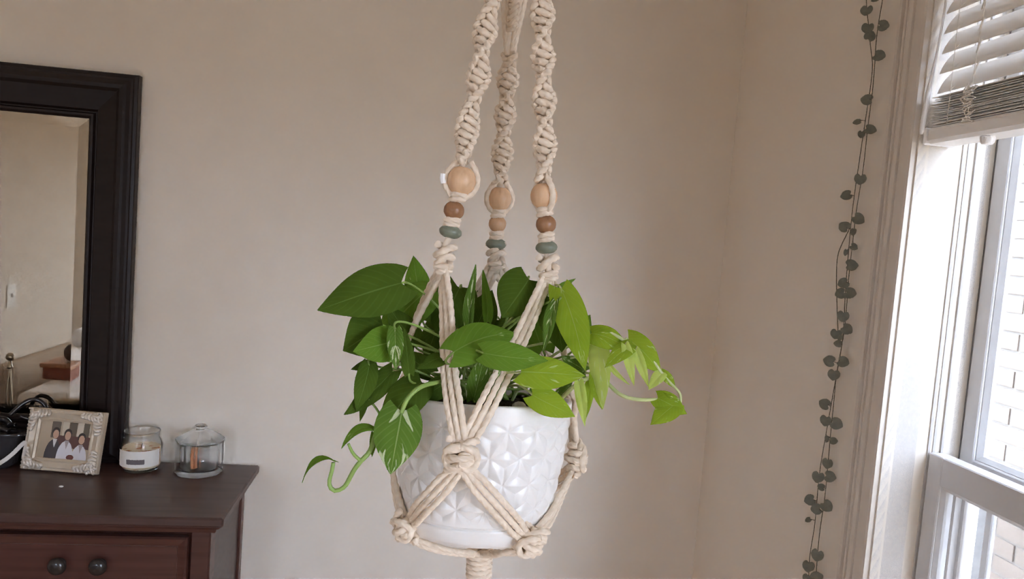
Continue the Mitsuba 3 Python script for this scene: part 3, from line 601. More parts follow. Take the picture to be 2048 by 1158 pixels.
# ------------------------------------------------------------------ heart-leaf garland on the window wall
G = 'heart_leaf_garland'
tag(G, 'trailing garland of small grey-green heart leaves on thin strands beside the window casing', 'garland')
for S_ in (STRAND_A, STRAND_B, STRAND_C):
    add(G + '__strand', tube(spline(S_, .006), .0009, 6), 'm_heart_stem')
add(G + '__hook', tube(spline([[XW - .001, 1.475, 2.214], [XW - .014, 1.475, 2.216], [XW - .016, 1.475, 2.206], [XW - .010, 1.475, 2.201]], .002), .0015, 6), 'm_iron')
sp = np.vstack([spline(S_, .004) for S_ in (STRAND_A, STRAND_B, STRAND_C)])
rng = random.Random(11)
def heart_mesh(size, cup):
    th = np.linspace(0, 2 * np.pi, 26, endpoint=False)
    r = np.array([.5 * (1 - .55 * math.exp(-((math.remainder(t - math.pi, 2 * math.pi)) / .38) ** 2) + .16 * math.exp(-(math.remainder(t, 2 * math.pi) / .3) ** 2)) for t in th])
    v = [[0, 0, 0]]
    f = []
    for k, s in enumerate((.5, 1.0)):
        for t, rr in zip(th, r):
            x, y = rr * s * math.cos(t), rr * s * math.sin(t)
            v.append([x, y, cup * (x * x + y * y)])
    n = len(th)
    for j in range(n):
        f.append([0, 1 + j, 1 + (j + 1) % n])
        f += [[1 + j, 1 + n + j, 1 + n + (j + 1) % n], [1 + j, 1 + n + (j + 1) % n, 1 + (j + 1) % n]]
    v = np.array(v) * size
    top = trimesh.Trimesh(v, f, process=False)
    b = v.copy(); b[:, 2] -= .0012 * (1 - .6 * (np.linalg.norm(v[:, :2], axis=1) / size * 2) ** 2).clip(.3)
    rim = [[1 + n + j, 1 + n + (j + 1) % n + len(v), 1 + n + (j + 1) % n] for j in range(n)] + [[1 + n + j, 1 + n + j + len(v), 1 + n + (j + 1) % n + len(v)] for j in range(n)]
    return trimesh.Trimesh(np.vstack([v, b]), np.vstack([f, np.array(f)[:, ::-1] + len(v), rim]), process=False)
SMALL = {1, 7, 9, 14, 15, 16, 24, 25, 32, 33, 37, 41}
for i, c in enumerate(HEARTS):
    c = np.array(c)
    near = sp[np.argmin(np.linalg.norm(sp - c, axis=1))]
    ray = np.array([.53, .848, -.01])          # the leaves turn their faces obliquely out from the wall into the room
    d = c - near
    d = d - ray * (d @ ray)
    if np.linalg.norm(d) < .0035: d = np.array([.0, .2, -1.0]); d = d - ray * (d @ ray)
    X = d / np.linalg.norm(d) + np.array([0, 0, rng.uniform(-.6, .15)])
    N = -ray + np.array([rng.uniform(-.35, .25), rng.uniform(-.3, .3), rng.uniform(-.1, .45)])
    if i in SMALL: N = N + np.cross(X, ray) * rng.choice((-1, 1)) * rng.uniform(.3, 1.0)
    N /= np.linalg.norm(N); X -= N * (X @ N); X /= np.linalg.norm(X)
    size = (.0165 if i in SMALL else .0245) * rng.uniform(.92, 1.08)
    m = place(heart_mesh(size, rng.uniform(.1, .5)), X, np.cross(N, X), N, c + np.array([-.003, 0, 0]))
    over = m.vertices[:, 0].max() - (XW - .0015)
    if over > 0: m.vertices[:, 0] -= over
    lf = add(G + '__leaf', m, 'm_heart_leaf', 40)
    e = np.array(m.vertices[0])
    add(lf + '__petiole', tube(spline([near, (near + e) / 2 + [-.001, 0, .002], e - X * size * .2], .003), .0007, 5), 'm_heart_stem')

# ------------------------------------------------------------------ dresser
D = 'dresser'
tag(D, 'dark mahogany dresser against the back wall carrying the mirror, photo frame and jars', 'dresser')
DX0, DX1, DYF, DZ = -2.06, -.437, 1.745, .858
top = cat(box(DX0 - .036, -.401, 1.706, 2.098, .881, .903, .004))
add(D + '__top', top, 'm_dresser_top')
pr = [(0, 0), (.026, 0), (.026, .006), (.022, .011), (.016, .014), (.013, .023), (0, .023)]
mould = mitred((DX0, DX1, DYF, 2.3), [(a, b) for a, b in pr], 0, sign=1)
mould.vertices = np.stack([mould.vertices[:, 0], np.minimum(mould.vertices[:, 2], 2.095), .881 - mould.vertices[:, 1]], 1)
mould.invert()
add(D + '__cornice', mould, 'm_dresser')
add(D + '__carcass', cat(box(DX0 + .02, DX1 - .014, DYF + .012, 2.095, .08, .875)), 'm_dresser')
for x in (DX1 - .046, DX0):
    add(D + '__post', box(x, x + .046, DYF, DYF + .05, .0, .862, .004), 'm_dresser')
for x in (DX1 - .03, DX0):
    add(D + '__rear_post', box(x, x + .03, 2.06, 2.095, 0, .862, .003), 'm_dresser')
add(D + '__side_panel', box(DX1 - .016, DX1 - .006, DYF + .05, 2.06, .10, .862, .002), 'm_dresser_side')
add(D + '__side_panel', box(DX0 + .006, DX0 + .016, DYF + .05, 2.06, .10, .862, .002), 'm_dresser_side')
add(D + '__base_rail', box(DX0 + .046, DX1 - .046, DYF, DYF + .02, .06, .11, .003), 'm_dresser')
dz = [(.846, .715), (.70, .50), (.485, .285), (.27, .115)]
knob = [(0, .030), (.008, .0295), (.014, .0275), (.0185, .023), (.020, .0185), (.0185, .0145), (.013, .012), (.0085, .010), (.0075, .006), (.011, .002), (.012, 0), (0, 0)]
knob_m = lathe(knob[::-1], 28)
for (zt, zb) in dz:
    xs = DX1 - .048
    for c in range(3):
        x1 = xs - c * .515
        x0 = x1 - .487 if c < 2 else DX0 + .048
        prof = [(0, 0), (0, .014), (-.004, .018), (-.022, .0125), (-.024, .0145), (-.05, .0145)]
        m = mitred((x0, x1, zb, zt), prof[:5], DYF)
        rim = 0.024
        face = box(x0 + rim - .001, x1 - rim + .001, DYF - .0145, DYF + .002, zb + rim - .001, zt - rim + .001)
        dk = add(D + '__drawer', cat(m, face), 'm_dresser')
        for kx in ((x0 + x1) / 2 + .0435 + .012 * (c == 0), (x0 + x1) / 2 - .0435 + .012 * (c == 0)):
            km = place(knob_m, [1, 0, 0], [0, 0, 1], [0, -1, 0], (kx, DYF - .0145, (zt + zb) / 2))
            add(dk + '__knob', km, 'm_knob', 40)

# ------------------------------------------------------------------ mirror over the dresser
M = 'dresser_mirror'
tag(M, 'wide mirror with a dark mahogany frame standing against the wall on the dresser', 'mirror')
MX0, MX1, MZ0, MZ1 = -1.585, -.874, 1.022, 1.838
fp = [(-.006, .006), (-.006, .014), (.0, .019), (.006, .019), (.010, .012), (.013, .012), (.018, .021), (.068, .034), (.076, .040), (.086, .041), (.092, .037), (.100, .030), (.106, .030), (.1085, .027), (.116, .026), (.1175, .022), (.1175, .0), (-.006, .0)]
mf = mitred((MX0, MX1, MZ0, MZ1), fp, 2.094)
add(M + '__frame', mf, 'm_mirror_frame')
b = .034
gx0, gx1, gz0, gz1 = MX0 - .002, MX1 + .002, MZ0 - .002, MZ1 + .002
yb, yf = 2.0835, 2.0810
v = [[gx0, yb, gz0], [gx1, yb, gz0], [gx1, yb, gz1], [gx0, yb, gz1], [gx0 + b, yf, gz0 + b], [gx1 - b, yf, gz0 + b], [gx1 - b, yf, gz1 - b], [gx0 + b, yf, gz1 - b]]
add(M + '__bevelled_glass', trimesh.Trimesh(v, [[0, 1, 5], [0, 5, 4], [1, 2, 6], [1, 6, 5], [2, 3, 7], [2, 7, 6], [3, 0, 4], [3, 4, 7], [4, 5, 6], [4, 6, 7]], process=False), 'm_mirror')
labels[M + '__bevelled_glass'] = {'label': 'bevelled mirror glass reflecting the room'}

# ------------------------------------------------------------------ photo frame
P = 'photo_frame'
tag(P, 'ornate silver and cream picture frame with a photograph of three people, leaning on the dresser', 'picture frame')
BLc, BRc = np.array([-.983, 2.006, .9035]), np.array([-.783, 1.976, .9035])
PX = (BRc - BLc) / np.linalg.norm(BRc - BLc)
lean = math.radians(13)
back = np.array([-PX[1], PX[0], 0])
PZ = np.array([0, 0, 1.0]) * math.cos(lean) + back * math.sin(lean)
PY = np.cross(PZ, PX)                      # away from the viewer
FW, FH = np.linalg.norm(BRc - BLc), .161
def pf(m): return place(m, PX, PY, PZ, BLc)
prof = [(-.002, .004), (-.002, .009), (.003, .012), (.007, .010), (.011, .0115), (.020, .0145), (.024, .013), (.028, .013), (.030, .009), (.030, -.004), (-.002, -.004)]
inner = (.031, FW - .031, .031, FH - .031)
add(P + '__frame', pf(mitred(inner, [(o, d) for o, d in prof], 0)), 'm_frame_cream')
def scroll(cx, cz, sx, sz, rs):
    out = []
    rr = random.Random(rs)
    for horiz in (0, 1):                    # acanthus lobes running from the corner along both bars
        for k in range(6):
            a0 = .006 + .0088 * k
            sz_ = 1 - .09 * k
            c = [(a0, .001), (a0 + .004, .012), (a0 + .001, .023 * sz_), (a0 - .005, .026 * sz_)]
            pts = []
            for i, (l, w) in enumerate(c):
                u, v_ = (l, w) if horiz else (w, l)
                pts.append([cx + sx * u, -.0145 - .0035 * math.sin(i * 1.05), cz + sz * v_])
            cc = spline(pts, .0016)
            out.append(tube(cc, np.interp(np.linspace(0, 1, len(cc)), [0, .4, .8, 1], [.0030, .0046, .0042, .0022]), 8))
    for k in range(10):
        out.append(ellipsoid([cx + sx * rr.uniform(-.001, .024), -.016, cz + sz * rr.uniform(-.001, .024)], [rr.uniform(.0025, .005), .0045, rr.uniform(.0025, .005)], 2))
    return cat(out)
for n, (cx, cz, sx, sz) in enumerate(((.004, .004, 1, 1), (FW - .004, .004, -1, 1), (.004, FH - .004, 1, -1), (FW - .004, FH - .004, -1, -1))):
    k = add(P + '__corner_scroll', pf(scroll(cx, cz, sx, sz, n)), 'm_frame_silver', 60)
labels[P + '__corner_scroll'] = {'label': 'raised silver leaf scroll at the corner'}
x0, x1, z0, z1 = inner
q = trimesh.Trimesh([[x0, -.003, z0], [x1, -.003, z0], [x1, -.003, z1], [x0, -.003, z1]], [[0, 1, 2], [0, 2, 3]], process=False)
add(P + '__photograph', pf(q), 'm_photo', uv=[[0, 0], [1, 0], [1, 1], [0, 1]])
labels[P + '__photograph'] = {'label': 'small photograph of three people in dark and white clothes'}
add(P + '__backing', pf(box(.01, FW - .01, .004, .008, .01, FH - .01)), 'm_black_matte')
add(P + '__easel_leg', pf(cat(box(FW / 2 - .02, FW / 2 + .02, .008, .011, .0, FH * .6))), 'm_black_matte')

# ------------------------------------------------------------------ candle jar
J = 'candle_jar'
tag(J, 'clear glass candle jar with a pale label, next to the mirror frame', 'candle jar')
jc = (-.700, 2.036, .9032)
outer = [(0, 0), (.040, 0), (.048, .004), (.0515, .012), (.0520, .040), (.0515, .070), (.049, .079), (.0455, .085), (.0445, .090), (.0465, .093), (.0480, .098), (.0475, .104), (.0455, .1065), (.0435, .104), (.0425, .096), (.0415, .088), (.0455, .079), (.0475, .070), (.0475, .014), (.043, .008), (0, .007)]
add(J + '__glass', lathe(outer, 64, jc), 'm_glass', 40)
wax = [(0, .0078), (.042, .0085), (.0472, .0145), (.0472, .060), (.045, .0615), (.03, .0590), (0, .0585)]
wm = lathe(wax, 48, jc)
add(J + '__wax', wm, 'm_wax', 40)
add(J + '__wick', tube(np.array([[jc[0], jc[1], jc[2] + .057], [jc[0] + .001, jc[1], jc[2] + .066], [jc[0] + .003, jc[1], jc[2] + .070]]), .001, 6), 'm_black_matte')
def band(r, a0, a1, z0, z1, c, n=24):
    th = np.radians(np.linspace(a0, a1, n))
    v = np.vstack([np.stack([c[0] + r * np.cos(th), c[1] + r * np.sin(th), np.full(n, c[2] + z)], 1) for z in (z0, z1)])
    f = [t for i in range(n - 1) for t in ([i, i + 1, n + i + 1], [i, n + i + 1, n + i])]
    return trimesh.Trimesh(v, f, process=False)
add(J + '__label', band(.0526, -150, -15, .018, .062, jc), 'm_paper_label')
add(J + '__label_panel', band(.0529, -112, -62, .027, .040, jc), 'm_label_dark')

# faceted canister with a pointed lid
K = 'glass_canister'
tag(K, 'eight-sided clear glass canister with a faceted pointed lid, nearest the dresser corner', 'glass canister')
kc = (-.547, 2.028, .9032)
def octa(profile, c, rot=10.0, seg=8):
    m = lathe(profile, seg, (0, 0, 0))
    a = math.radians(rot); R_ = np.array([[math.cos(a), math.sin(a), 0], [-math.sin(a), math.cos(a), 0], [0, 0, 1]])
    m.vertices = m.vertices @ R_ + np.array(c)
    return m
def facet_ring(prof, c, bevel):
    """closed glass solid with eight flat sides and bevelled corners"""
    ang = []
    for k in range(8):
        a = math.radians(10 + 45 * k)
        ang += [a - math.radians(bevel), a + math.radians(bevel)]
    v = [[r * math.cos(a), r * math.sin(a), z] for r, z in prof for a in ang]
    n = 16
    f = []
    for i in range(len(prof) - 1):
        for k in range(n):
            l = (k + 1) % n
            f += [[i * n + k, i * n + l, (i + 1) * n + l], [i * n + k, (i + 1) * n + l, (i + 1) * n + k]]
    return trimesh.Trimesh(np.array(v) + np.array(c), f, process=False)
hollow = lathe([(0, .011), (.044, .011), (.0475, .016), (.0475, .080), (.044, .0845), (0, .0845)], 40, kc)
hollow.invert()
add(K + '__body', cat(facet_ring([(.0001, 0), (.060, 0), (.0630, .003), (.0630, .006), (.0612, .010), (.0605, .0862), (.0001, .0862)], kc, 5.5), hollow), 'm_glass')
add(K + '__lid', facet_ring([(.0001, .0868), (.0610, .0868), (.0632, .089), (.0622, .093), (.022, .1165), (.016, .118), (.0135, .1215), (.0165, .126), (.013, .130), (.0001, .1305)], kc, 2.5), 'm_frosted')
stk = spline([[kc[0] - .008, kc[1] - .012, kc[2] + .0125], [kc[0] - .011, kc[1] - .010, kc[2] + .04], [kc[0] - .010, kc[1] - .006, kc[2] + .072]], .003)
add('added_reflection_stick', tube(stk, .0085, 14), 'm_reflection_orange', True)  # added stick, in place of an orange-brown reflection in the glass
tag('added_reflection_stick', 'orange-brown stick standing for a reflection inside the eight-sided glass canister', 'reflection stick')

# ------------------------------------------------------------------ dark basket with glossy straps, stand, ribbon, tablet
Bk = 'black_basket'
bc = np.array([-1.175, 2.016, .9035])
tag(Bk, 'narrow black basket of shiny straps at the left picture edge, in front of the mirror', 'basket')
def oval(pr, seg=48):
    m = lathe(pr, seg)
    a = np.arctan2(m.vertices[:, 1], m.vertices[:, 0]); r = np.hypot(m.vertices[:, 0], m.vertices[:, 1])
    m.vertices[:, 0] = r * np.sign(np.cos(a)) * np.abs(np.cos(a)) ** .5 * 1.95
    m.vertices[:, 1] = r * np.sign(np.sin(a)) * np.abs(np.sin(a)) ** .6 * .34
    m.vertices += bc
    return m
add(Bk + '__body', oval([(0, 0), (.080, 0), (.088, .010), (.093, .05), (.096, .086), (.098, .092), (.094, .092), (.091, .085), (.086, .05), (.078, .014), (0, .012)]), 'm_black_matte', 40)
add(Bk + '__rim', oval([(.094, .086), (.1005, .087), (.1015, .093), (.098, .096), (.092, .094)]), 'm_black_gloss', 40)
STRAPS = ('shiny black strap coiled on top of the others in the black basket', 'shiny black strap lying along the front of the black basket', 'thin shiny black strap at the back of the black basket, near the mirror', 'shiny black strap lying deepest in the black basket')
for k in range(4):
    zz = (.112, .100, .100, .082)[k]
    if k == 0: pts = [(.155 - .022 * i, .012 * math.sin(i * 2.1), zz + .014 * abs(math.sin(i * 1.05))) for i in range(14)]
    elif k == 1: pts = [(.160 - .030 * i, -.016 + .003 * math.sin(i * 1.9), zz + .008 * math.sin(i * 1.7)) for i in range(11)]
    elif k == 2: pts = [(.160 - .030 * i, .017 + .003 * math.sin(i * 1.7), zz + .008 * math.cos(i * 1.5)) for i in range(11)]
    else: pts = [(.150 - .030 * i, .008 * math.sin(i * 1.3), zz + .003 * math.sin(i)) for i in range(11)]
    o = add('glossy_strap', tube(spline([bc + np.array(q) for q in pts], .003), (.0075, .0065, .0055, .0065)[k], 9), 'm_black_gloss', True)
    tag(o, STRAPS[k], 'strap', 'straps in the black basket')
loop = spline(STRAP_LOOP, .002)
o = add('glossy_strap', tube(loop, .0055, 10), 'm_black_gloss', True)
tag(o, 'shiny black strap whose loop hangs over the basket rim behind the photo frame', 'strap', 'straps in the black basket')
St = 'jewelry_stand'
sc0 = np.array([-1.088, 2.020, .9175])
tag(St, 'slim silver stand with a ball finial rising out of the black basket', 'jewelry stand')
add(St + '__finial', ellipsoid(sc0 + [0, 0, .253], [.0115, .0115, .0115]), 'm_chrome', True)
add(St + '__collar', lathe([(0, .220), (.007, .221), (.008, .226), (.005, .231), (.004, .241), (0, .243)], 16, sc0), 'm_chrome', True)
for a in (20, 140, 260):
    a = math.radians(a)
    add(St + '__leg', tube(spline([sc0 + [0, 0, .227], sc0 + [.006 * math.cos(a), .004 * math.sin(a), .16], sc0 + [.014 * math.cos(a), .007 * math.sin(a), .05], sc0 + [.018 * math.cos(a), .008 * math.sin(a), .0005]], .005), .0028, 8), 'm_chrome', True)
rb = spline(RIBBON, .003)
t_, A_, B_ = frames(rb, [0, 0, 1.0])
w_ = .005
rm = trimesh.Trimesh(np.vstack([rb + A_ * w_, rb - A_ * w_, rb - A_ * w_ + B_ * .0008, rb + A_ * w_ + B_ * .0008]), [t for i in range(len(rb) - 1) for k in range(4) for t in ([k * len(rb) + i, k * len(rb) + i + 1, ((k + 1) % 4) * len(rb) + i + 1], [k * len(rb) + i, ((k + 1) % 4) * len(rb) + i + 1, ((k + 1) % 4) * len(rb) + i])], process=False)
add('white_ribbon', rm, 'm_ribbon', 30)
tag('white_ribbon', 'pale ribbon lying on the dresser in front of the black basket', 'ribbon')
add('white_tablet', ellipsoid((-.83, 1.878, .9055), (.0055, .0045, .0022), 2), 'm_white_plain', True)
tag('white_tablet', 'tiny white tablet lying alone on the dresser top', 'tablet')

# ------------------------------------------------------------------ the side of the room that the mirror shows
Bd = 'bed'
tag(Bd, 'bed with smooth white bedding, seen in the mirror', 'bed')
def rounded(x0, x1, y0, y1, z0, z1, r):
    pts = []
    s = trimesh.creation.icosphere(subdivisions=2).vertices
    for x in (x0 + r, x1 - r):
        for y in (y0 + r, y1 - r):
            for z in (z0 + r, z1 - r):
                pts.append(s * r + [x, y, z])
    return trimesh.Trimesh(*hull(np.vstack(pts)), process=False)
add(Bd + '__bedding', rounded(-2.00, -.95, -1.75, .185, .30, .62, .05), 'm_white_cloth', 40)
add(Bd + '__base', box(-1.97, -.98, -1.72, .15, .0, .31, .01), 'm_headboard')
add(Bd + '__pillow', rounded(-1.85, -1.15, -1.72, -1.35, .615, .74, .055), 'm_white_cloth', 40)
add('wall_cushion_panel', rounded(-2.298, -2.24, -1.9, 1.2, .0, .675, .02), 'm_headboard', 40)
tag('wall_cushion_panel', 'long tan padded panel standing along the left wall behind the bed, seen in the mirror', 'padded panel')
Bx = 'wooden_box'
tag(Bx, 'reddish wooden box with an overhanging lid lying on the white bed, seen in the mirror', 'box')
add(Bx + '__body', box(-2.018, -1.52, -.37, -.135, .621, .688, .006), 'm_box_wood')
add(Bx + '__lid', box(-2.03, -1.51, -.38, -.123, .688, .713, .006), 'm_box_top')
add('dark_bag', rounded(-1.94, -1.60, -.365, -.17, .714, .815, .045), 'm_bag', 40)
tag('dark_bag', 'soft dark brown bag lying on top of the wooden box, seen in the mirror', 'bag')
Sw = 'light_switch'
tag(Sw, 'white light switch plate on the beige wall, seen in the mirror', 'light switch')
add(Sw + '__plate', box(XL, XL + .006, -.395, -.305, .985, 1.12, .002), 'm_switch')
add(Sw + '__toggle', box(XL + .006, XL + .018, -.356, -.344, 1.042, 1.066, .002), 'm_white_plain')

# ------------------------------------------------------------------ flower pot (tilted a little backwards in its net)
PB = np.array([.0690, .6335, 1.3385])
ta = math.radians(6.0)
QX, QY, QZ = np.array([1.0, 0, 0]), np.array([0, math.cos(ta), -math.sin(ta)]), np.array([0, math.sin(ta), math.cos(ta)])
def to_pot(p): return np.stack([(p - PB) @ QX, (p - PB) @ QY, (p - PB) @ QZ], -1)
def from_pot(q): return PB + q[..., :1] * QX + q[..., 1:2] * QY + q[..., 2:3] * QZ
PH = .1175
prof_h = [0, .003, .008, .0155, .0175, .03, .06, .09, PH - .006, PH]
prof_r = [.0580, .0618, .0640, .0656, .0659, .0683, .0736, .0778, .0802, .0804]
def pot_r(h): return np.interp(h, prof_h, prof_r)
def pot_mesh():
    seg = 640
    th = np.linspace(0, 2 * np.pi, seg, endpoint=False)
    hs = np.concatenate([np.linspace(0, .0155, 8), [.0158, .0166, .0172], np.linspace(.0178, PH - .008, 130), np.linspace(PH - .0075, PH, 8)])
    r = pot_r(hs)[:, None] * np.ones(seg)
    r[(hs > .0157) & (hs < .0173)] -= .0011
    # embossed lattice of lens-shaped petals meeting at star points
    n_ring = 18
    s = 2 * np.pi * .0735 / n_ring
    rowh = s * math.sqrt(3) / 2
    H, TH = np.meshgrid(hs, th, indexing='ij')
    x = TH / (2 * np.pi) * n_ring          # in units of s
    y = (H - .010) / rowh
    # lattice coordinates: p = i * (1,0) + j * (.5, 1)
    j = y; i = x - .5 * y
    fi, fj = i - np.floor(i), j - np.floor(j)
    up = fi + fj < 1
    b1 = np.where(up, fi, 1 - fi); b2 = np.where(up, fj, 1 - fj); b0 = 1 - b1 - b2
    bb = np.sort(np.stack([b0, b1, b2], -1), -1)
    low = bb[..., 0]; t = bb[..., 1] / np.maximum(bb[..., 1] + bb[..., 2], 1e-9) # along the nearest edge
    lens = np.clip(1 - 3.0 * low / np.maximum(np.sin(np.pi * np.clip(t, 0, 1)) ** .6, .05), 0, 1)
    height = np.sqrt(lens + 1e-6) * np.sin(np.pi * t) ** .55
    fade = np.clip((H - .0195) / .008, 0, 1) * np.clip((PH - .010 - H) / .006, 0, 1)
    r = r + fade * (height * .0032 - .0020)
    V = np.stack([r * np.cos(th), r * np.sin(th), H], -1).reshape(-1, 3)
    n = len(hs)
    a, b = np.meshgrid(np.arange(n - 1), np.arange(seg), indexing='ij')
    q = np.stack([a * seg + b, a * seg + (b + 1) % seg, (a + 1) * seg + (b + 1) % seg, (a + 1) * seg + b], -1).reshape(-1, 4)
    out = trimesh.Trimesh(V, np.vstack([q[:, [0, 1, 2]], q[:, [0, 2, 3]]]), process=False)
    lip = lathe([(.0804, PH), (.0802, PH + .0015), (.0780, PH + .0022), (.0762, PH + .0015), (.0755, PH - .002), (.0745, PH - .02), (.0738, PH - .045)], 128)
    foot = lathe([(0, .002), (.05, .002), (.053, 0), (.0575, 0)], 128)
    return out, lip, foot
FP = 'flower_pot'
tag(FP, 'glossy white ceramic pot embossed with star petals, hanging in the rope net', 'flower pot')
wall_m, lip_m, foot_m = pot_mesh()
def potted(m):
    m = m.copy(); m.vertices = from_pot(m.vertices); return m
add(FP + '__wall', potted(wall_m), 'm_ceramic', True)
add(FP + '__rim', potted(lip_m), 'm_ceramic', True)
add(FP + '__foot', potted(foot_m), 'm_ceramic', True)
# soil
n = 60
g = np.linspace(-.0752, .0752, n)
gx, gy = np.meshgrid(g, g, indexing='ij')
rr = np.hypot(gx, gy)
k_ = np.minimum(1, .0752 / np.maximum(rr, 1e-9)); gx, gy = gx * k_, gy * k_
gz = PH - .0065 + .006 * (meshkit.fbm(np.stack([gx * 90, gy * 90, gx * 0 + 2], -1), 3, 2) - .5) + .004 * (1 - (np.hypot(gx, gy) / .075) ** 2)
a, b = np.meshgrid(np.arange(n - 1), np.arange(n - 1), indexing='ij')
q = np.stack([a * n + b, (a + 1) * n + b, (a + 1) * n + b + 1, a * n + b + 1], -1).reshape(-1, 4)
soil = trimesh.Trimesh(from_pot(np.stack([gx, gy, gz], -1).reshape(-1, 3)), np.vstack([q[:, [0, 1, 2]], q[:, [0, 2, 3]]]), process=False)
rng = np.random.default_rng(5)
crumbs = []
for _ in range(260):
    a = rng.uniform(0, 2 * np.pi); r_ = .073 * math.sqrt(rng.uniform())
    e = ellipsoid((0, 0, 0), rng.uniform(.0012, .0034, 3), 1)
    e.vertices = from_pot(e.vertices + [r_ * math.cos(a), r_ * math.sin(a), PH - .0050 + rng.uniform(0, .003)])
    crumbs.append(e)
add('potting_soil', cat(soil, crumbs), 'm_soil', False)
tag('potting_soil', 'dark crumbly potting soil inside the white pot', 'soil', kind='stuff')
pb = trimesh.creation.icosphere(subdivisions=3)
pb.vertices = pb.vertices * [.0062, .005, .0048] * (1 + .25 * (meshkit.fbm(pb.vertices * 2.5, 3, 9) - .5))[:, None] + np.array(PEBBLE[0]) + [0, 0.004, -.002]
add('pale_pebble', pb, 'm_stone', True)
tag('pale_pebble', 'pale rough pebble lying on the soil at the pot rim', 'pebble')

# ------------------------------------------------------------------ pothos
PL = 'pothos_plant'
tag(PL, 'bushy green pothos with heart-shaped variegated leaves spilling out of the white pot', 'potted plant')
def leaf(b, t, w, n, fold, arch, seed):
    b, t, n = np.array(b), np.array(t), np.array(n)
    L = np.linalg.norm(t - b)
    c1 = b + (t - b) * .35 + n * arch * L * 1.1
    c2 = b + (t - b) * .75 + n * arch * L * .9
    nu, nv = 26, 13
    u = np.linspace(0, 1, nu)[:, None]
    C = (1 - u) ** 3 * b + 3 * (1 - u) ** 2 * u * c1 + 3 * (1 - u) * u ** 2 * c2 + u ** 3 * t
    tg = np.gradient(C, axis=0); tg /= np.linalg.norm(tg, axis=1, keepdims=True)
    side = np.cross(tg, n); side /= np.linalg.norm(side, axis=1, keepdims=True)
    nn = np.cross(side, tg)
    uu = u[:, 0]
    h = np.sin(np.pi * np.clip(.06 + .94 * uu, 0, 1) ** .66) ** .82 * (1 - .35 * uu ** 3)
    h = h / h.max() * w * L / 2
    C = C + nn * (.035 * L * np.sin(uu * np.pi * 1.6 + .4 * (seed % 5)))[:, None]
    h[-1] = .0002
    v = np.linspace(-1, 1, nv)
    rs = np.random.default_rng(seed)
    ph, am = rs.uniform(0, 6.3), rs.uniform(.015, .04)
    tw = rs.uniform(-.25, .25)
    P_ = np.zeros((nu, nv, 3))
    for j, vv in enumerate(v):
        back = -.17 * L * abs(vv) ** 1.3 * np.clip(1 - uu * 2.2, 0, 1) ** 1.6 * min(1, w * 1.6)
        lift = fold * abs(vv) * h * 1.2 - (.30 * fold + .22) * vv * vv * h + am * L * np.sin(uu * 8 + ph + vv * 2) * vv * vv * .6 + tw * vv * h * uu
        P_[:, j] = C + side * (vv * h * (1 - .18 * fold))[:, None] + tg * back[:, None] + nn * lift[:, None]
    a, bq = np.meshgrid(np.arange(nu - 1), np.arange(nv - 1), indexing='ij')
    q = np.stack([a * nv + bq, a * nv + bq + 1, (a + 1) * nv + bq + 1, (a + 1) * nv + bq], -1).reshape(-1, 4)
    UV = np.stack(np.broadcast_arrays(u, (v * .5 + .5)[None, :]), -1).reshape(-1, 2)
    return trimesh.Trimesh(P_.reshape(-1, 3), np.vstack([q[:, [0, 1, 2]], q[:, [0, 2, 3]]]), process=False), UV, tg[0]
rng = np.random.default_rng(12)
VINES = [spline(x, .004) for x in (VINE_LEFT, VINE_RIGHT, VINE_RIGHT_TOP)]
allv = np.vstack(VINES)
def stem(key, pts, r0, r1, m):
    c = spline(pts, .0035)
    return add(key, tube(c, np.linspace(r0, r1, len(c)), 8), m, True)
stem(PL + '__vine', VINE_LEFT, .0022, .0016, 'm_stem'); stem(PL + '__vine', VINE_RIGHT, .0020, .0015, 'm_stem_pale'); stem(PL + '__vine', VINE_RIGHT_TOP, .0016, .0011, 'm_stem_pale')
stem(PL + '__petiole', PETIOLE_THICK, .0022, .0017, 'm_stem')
for i, (b, t, w, n, fold, arch, kind) in enumerate(LEAVES):
    m, UV, t0 = leaf(b, t, w, n, fold, arch, i)
    add(PL + '__leaf', m, 'm_leaf_' + kind, True, uv=UV)
    b = np.array(b)
    d = np.linalg.norm(allv - b, axis=1)
    if kind == 'varieg' and i == 14 or b[0] < -.15: continue
    if d.min() < .030 and (b[0] > .165 or b[0] < .0):
        e = allv[np.argmin(d)]
        if d.min() > .003: stem(PL + '__petiole', [b, (b + e) / 2 + [0, 0, .002], e], .0008, .0011, 'm_stem_pale' if b[0] > .12 else 'm_stem')
        continue
    a = rng.uniform(0, 2 * np.pi); r_ = .034 * math.sqrt(rng.uniform())
    root = from_pot(np.array([r_ * math.cos(a), .018 + r_ * math.sin(a), PH - .006]))
    out = b - root; out[2] = 0
    mid = root + out * .30 + np.array([0, 0, max(.012, (b[2] - root[2]) * .55)])
    stem(PL + '__petiole', [b, b - t0 * .006 - np.array(n) * .006, mid, root], .0009, .0015, 'm_stem_pale' if kind in ('pale', 'lime') else 'm_stem')
stem(PL + '__petiole', VINE_LEFT_PETIOLE, .0014, .0011, 'm_stem')

